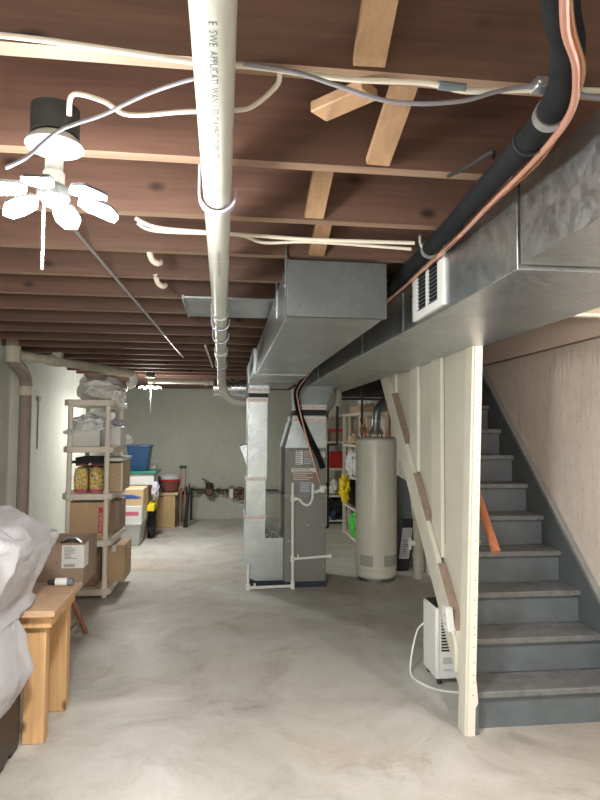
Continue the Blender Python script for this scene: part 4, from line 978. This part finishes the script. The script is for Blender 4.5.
item('storage_box', MB().box(1.66, 9.8, 1.352, 1.94, 10.1, 1.50), 'carddark', 'brown box on the back rack above the red case', 'box')
item('storage_box', MB().box(1.68, 9.8, 1.502, 1.90, 10.1, 1.56), 'redprint', 'red lidded flat box stacked on the brown box of the back rack', 'box')
item('storage_box', MB().box(1.75, 7.9, 1.772, 2.05, 8.5, 1.86), 'card', 'flat brown box on top of the right wall rack', 'box')
item('rolled_cloth', MB().blob((1.92, 8.1, 1.93), (.13, .2, .07), .3, 3, 6, flat=1.862), 'paper', 'pale rolled cloth on the flat brown box', 'cloth')
item('yellow_bag', MB().blob((1.66, 8.45, .72), (.07, .20, .17), .45, 2.6, 4).blob((1.64, 8.30, .60), (.05, .12, .08), .3, 3, 4), 'yellow', 'bright yellow plastic bag hanging off the right wall rack', 'bag')
item('green_bag', MB().blob((1.76, 8.2, .22), (.06, .26, .16), .4, 4, 7, flat=.062), 'green', 'lime green bag on the lowest shelf of the right wall rack', 'bag')
item('printed_bag', MB().blob((1.75, 8.35, 1.06), (.06, .30, .18), .4, 3, 7, flat=.892), 'patbag', 'white bag with dark print on the middle shelf of the right wall rack', 'bag')
item('plastic_bag', MB().blob((1.80, 8.5, 1.40), (.07, .18, .08), .4, 3, 8, flat=1.332), 'cardlight', 'tan pouch on the upper shelf of the right wall rack', 'pouch')
item('dark_carton', MB().box(1.78, 8.0, .462, 2.05, 8.8, .80), 'darkstuff', 'black carton on the right wall rack behind the yellow bag', 'box')
tag(obj('ceiling_filler', MB().box(1.32, 7.02, 1.93, 2.1, 7.12, 2.215), 'darkiron'), 'dark beam added to stand in for the far ceiling underside above the back racks', 'filler')  # added block, gives the far ceiling underside its dark tone
# things under the stairs
item('grey_panel', MB().hexa([(1.85, 6.62, .40), (2.10, 6.62, .38), (2.10, 6.64, .38), (1.85, 6.64, .40), (1.84, 6.72, 1.03), (2.06, 6.72, 1.0), (2.06, 6.74, 1.0), (1.84, 6.74, 1.03)]).box(1.86, 6.62, .0, 2.09, 6.64, .42), 'greymetal', 'blue grey metal panel leaning under the stairs', 'panel', bevel=.004)
fc = thing('framed_case', 'black framed case tilted against the grey panel under the stairs', 'case', (1.9, 6.5, 0))
def tilt(mb):
    for v in mb.bm.verts:
        v.co.x += (v.co.z-.1)*.16; v.co.y += (v.co.z)*.10
    return mb
obj('body', tilt(MB().box(1.855, 6.45, .11, 2.005, 6.48, .555)), 'black', fc, bevel=.006)
obj('foot', tilt(MB().box(1.865, 6.452, 0, 1.995, 6.478, .13)), 'black', fc)
obj('panel_face', tilt(MB().box(1.870, 6.446, .13, 1.985, 6.452, .46)), 'tubgrey', fc)
obj('dark_lettering', tilt(text_mb('OFFSET', .075, lambda u, v: (1.955-v, 6.4445, .15+u*.75))), 'inkblack', fc)
item('white_board', MB().box(1.735, 6.68, .0, 1.765, 6.72, 1.05), 'white', 'white board standing behind the water heater', 'board')
item('low_board', MB().box(1.70, 6.60, .0, 1.88, 6.63, .19), 'paper', 'low white panel on the floor behind the black case', 'panel')
item('paper_bag', MB().hexa([(1.60, 5.45, 1.10), (1.70, 5.45, 1.04), (1.70, 5.5, 1.04), (1.60, 5.5, 1.10), (1.595, 5.45, 1.24), (1.68, 5.45, 1.22), (1.68, 5.5, 1.22), (1.595, 5.5, 1.24)]), 'panelwood', 'cream board hanging under the stairs beside the water heater', 'board')
sd = thing('floor_drain_pipe', 'cream upright drain pipe with a fitting under the stairs', 'pipe', (1.98, 6.12, 0))
obj('pipe_body', MB().cyl((1.98, 6.12, 0), (1.98, 6.12, 1.9), .048, n=20), 'creampipe', sd)
obj('coupling', MB().cyl((1.98, 6.12, .22), (1.98, 6.12, .27), .056, n=20), 'creampipe', sd)
obj('cleanout', MB().cyl((1.94, 6.11, .36), (1.88, 6.10, .37), .028, n=14).cyl((1.89, 6.10, .30), (1.89, 6.10, .42), .018, n=12), 'cpvc', sd)

# ------------------------------------------------------------------ world, camera
w = bpy.data.worlds.new('world'); scn.world = w; w.use_nodes = True
w.node_tree.nodes['Background'].inputs[0].default_value = (.8, .85, 1, 1); w.node_tree.nodes['Background'].inputs[1].default_value = .05
psi = atan(72/600); th_ = atan(31/604); roll = radians(.4)
F = V((sin(psi)*cos(th_), cos(psi)*cos(th_), sin(th_))); R0 = V((cos(psi), -sin(psi), 0)); U0 = R0.cross(F)
R = R0*cos(roll)+U0*sin(roll); U = -R0*sin(roll)+U0*cos(roll)
cam = bpy.data.cameras.new('camera'); co = bpy.data.objects.new('camera', cam); COL.objects.link(co)
mt = Matrix((R, U, -F)).transposed().to_4x4(); mt.translation = V((0, 0, 1.52)); co.matrix_world = mt
cam.sensor_fit = 'VERTICAL'; cam.sensor_height = 24; cam.lens = 24*600/800; cam.clip_start = .02
scn.camera = co
scn.view_settings.view_transform = 'Standard'; scn.view_settings.look = 'None'
scn.view_settings.exposure = 0.2; scn.view_settings.gamma = 1; scn.view_settings.use_curve_mapping = False
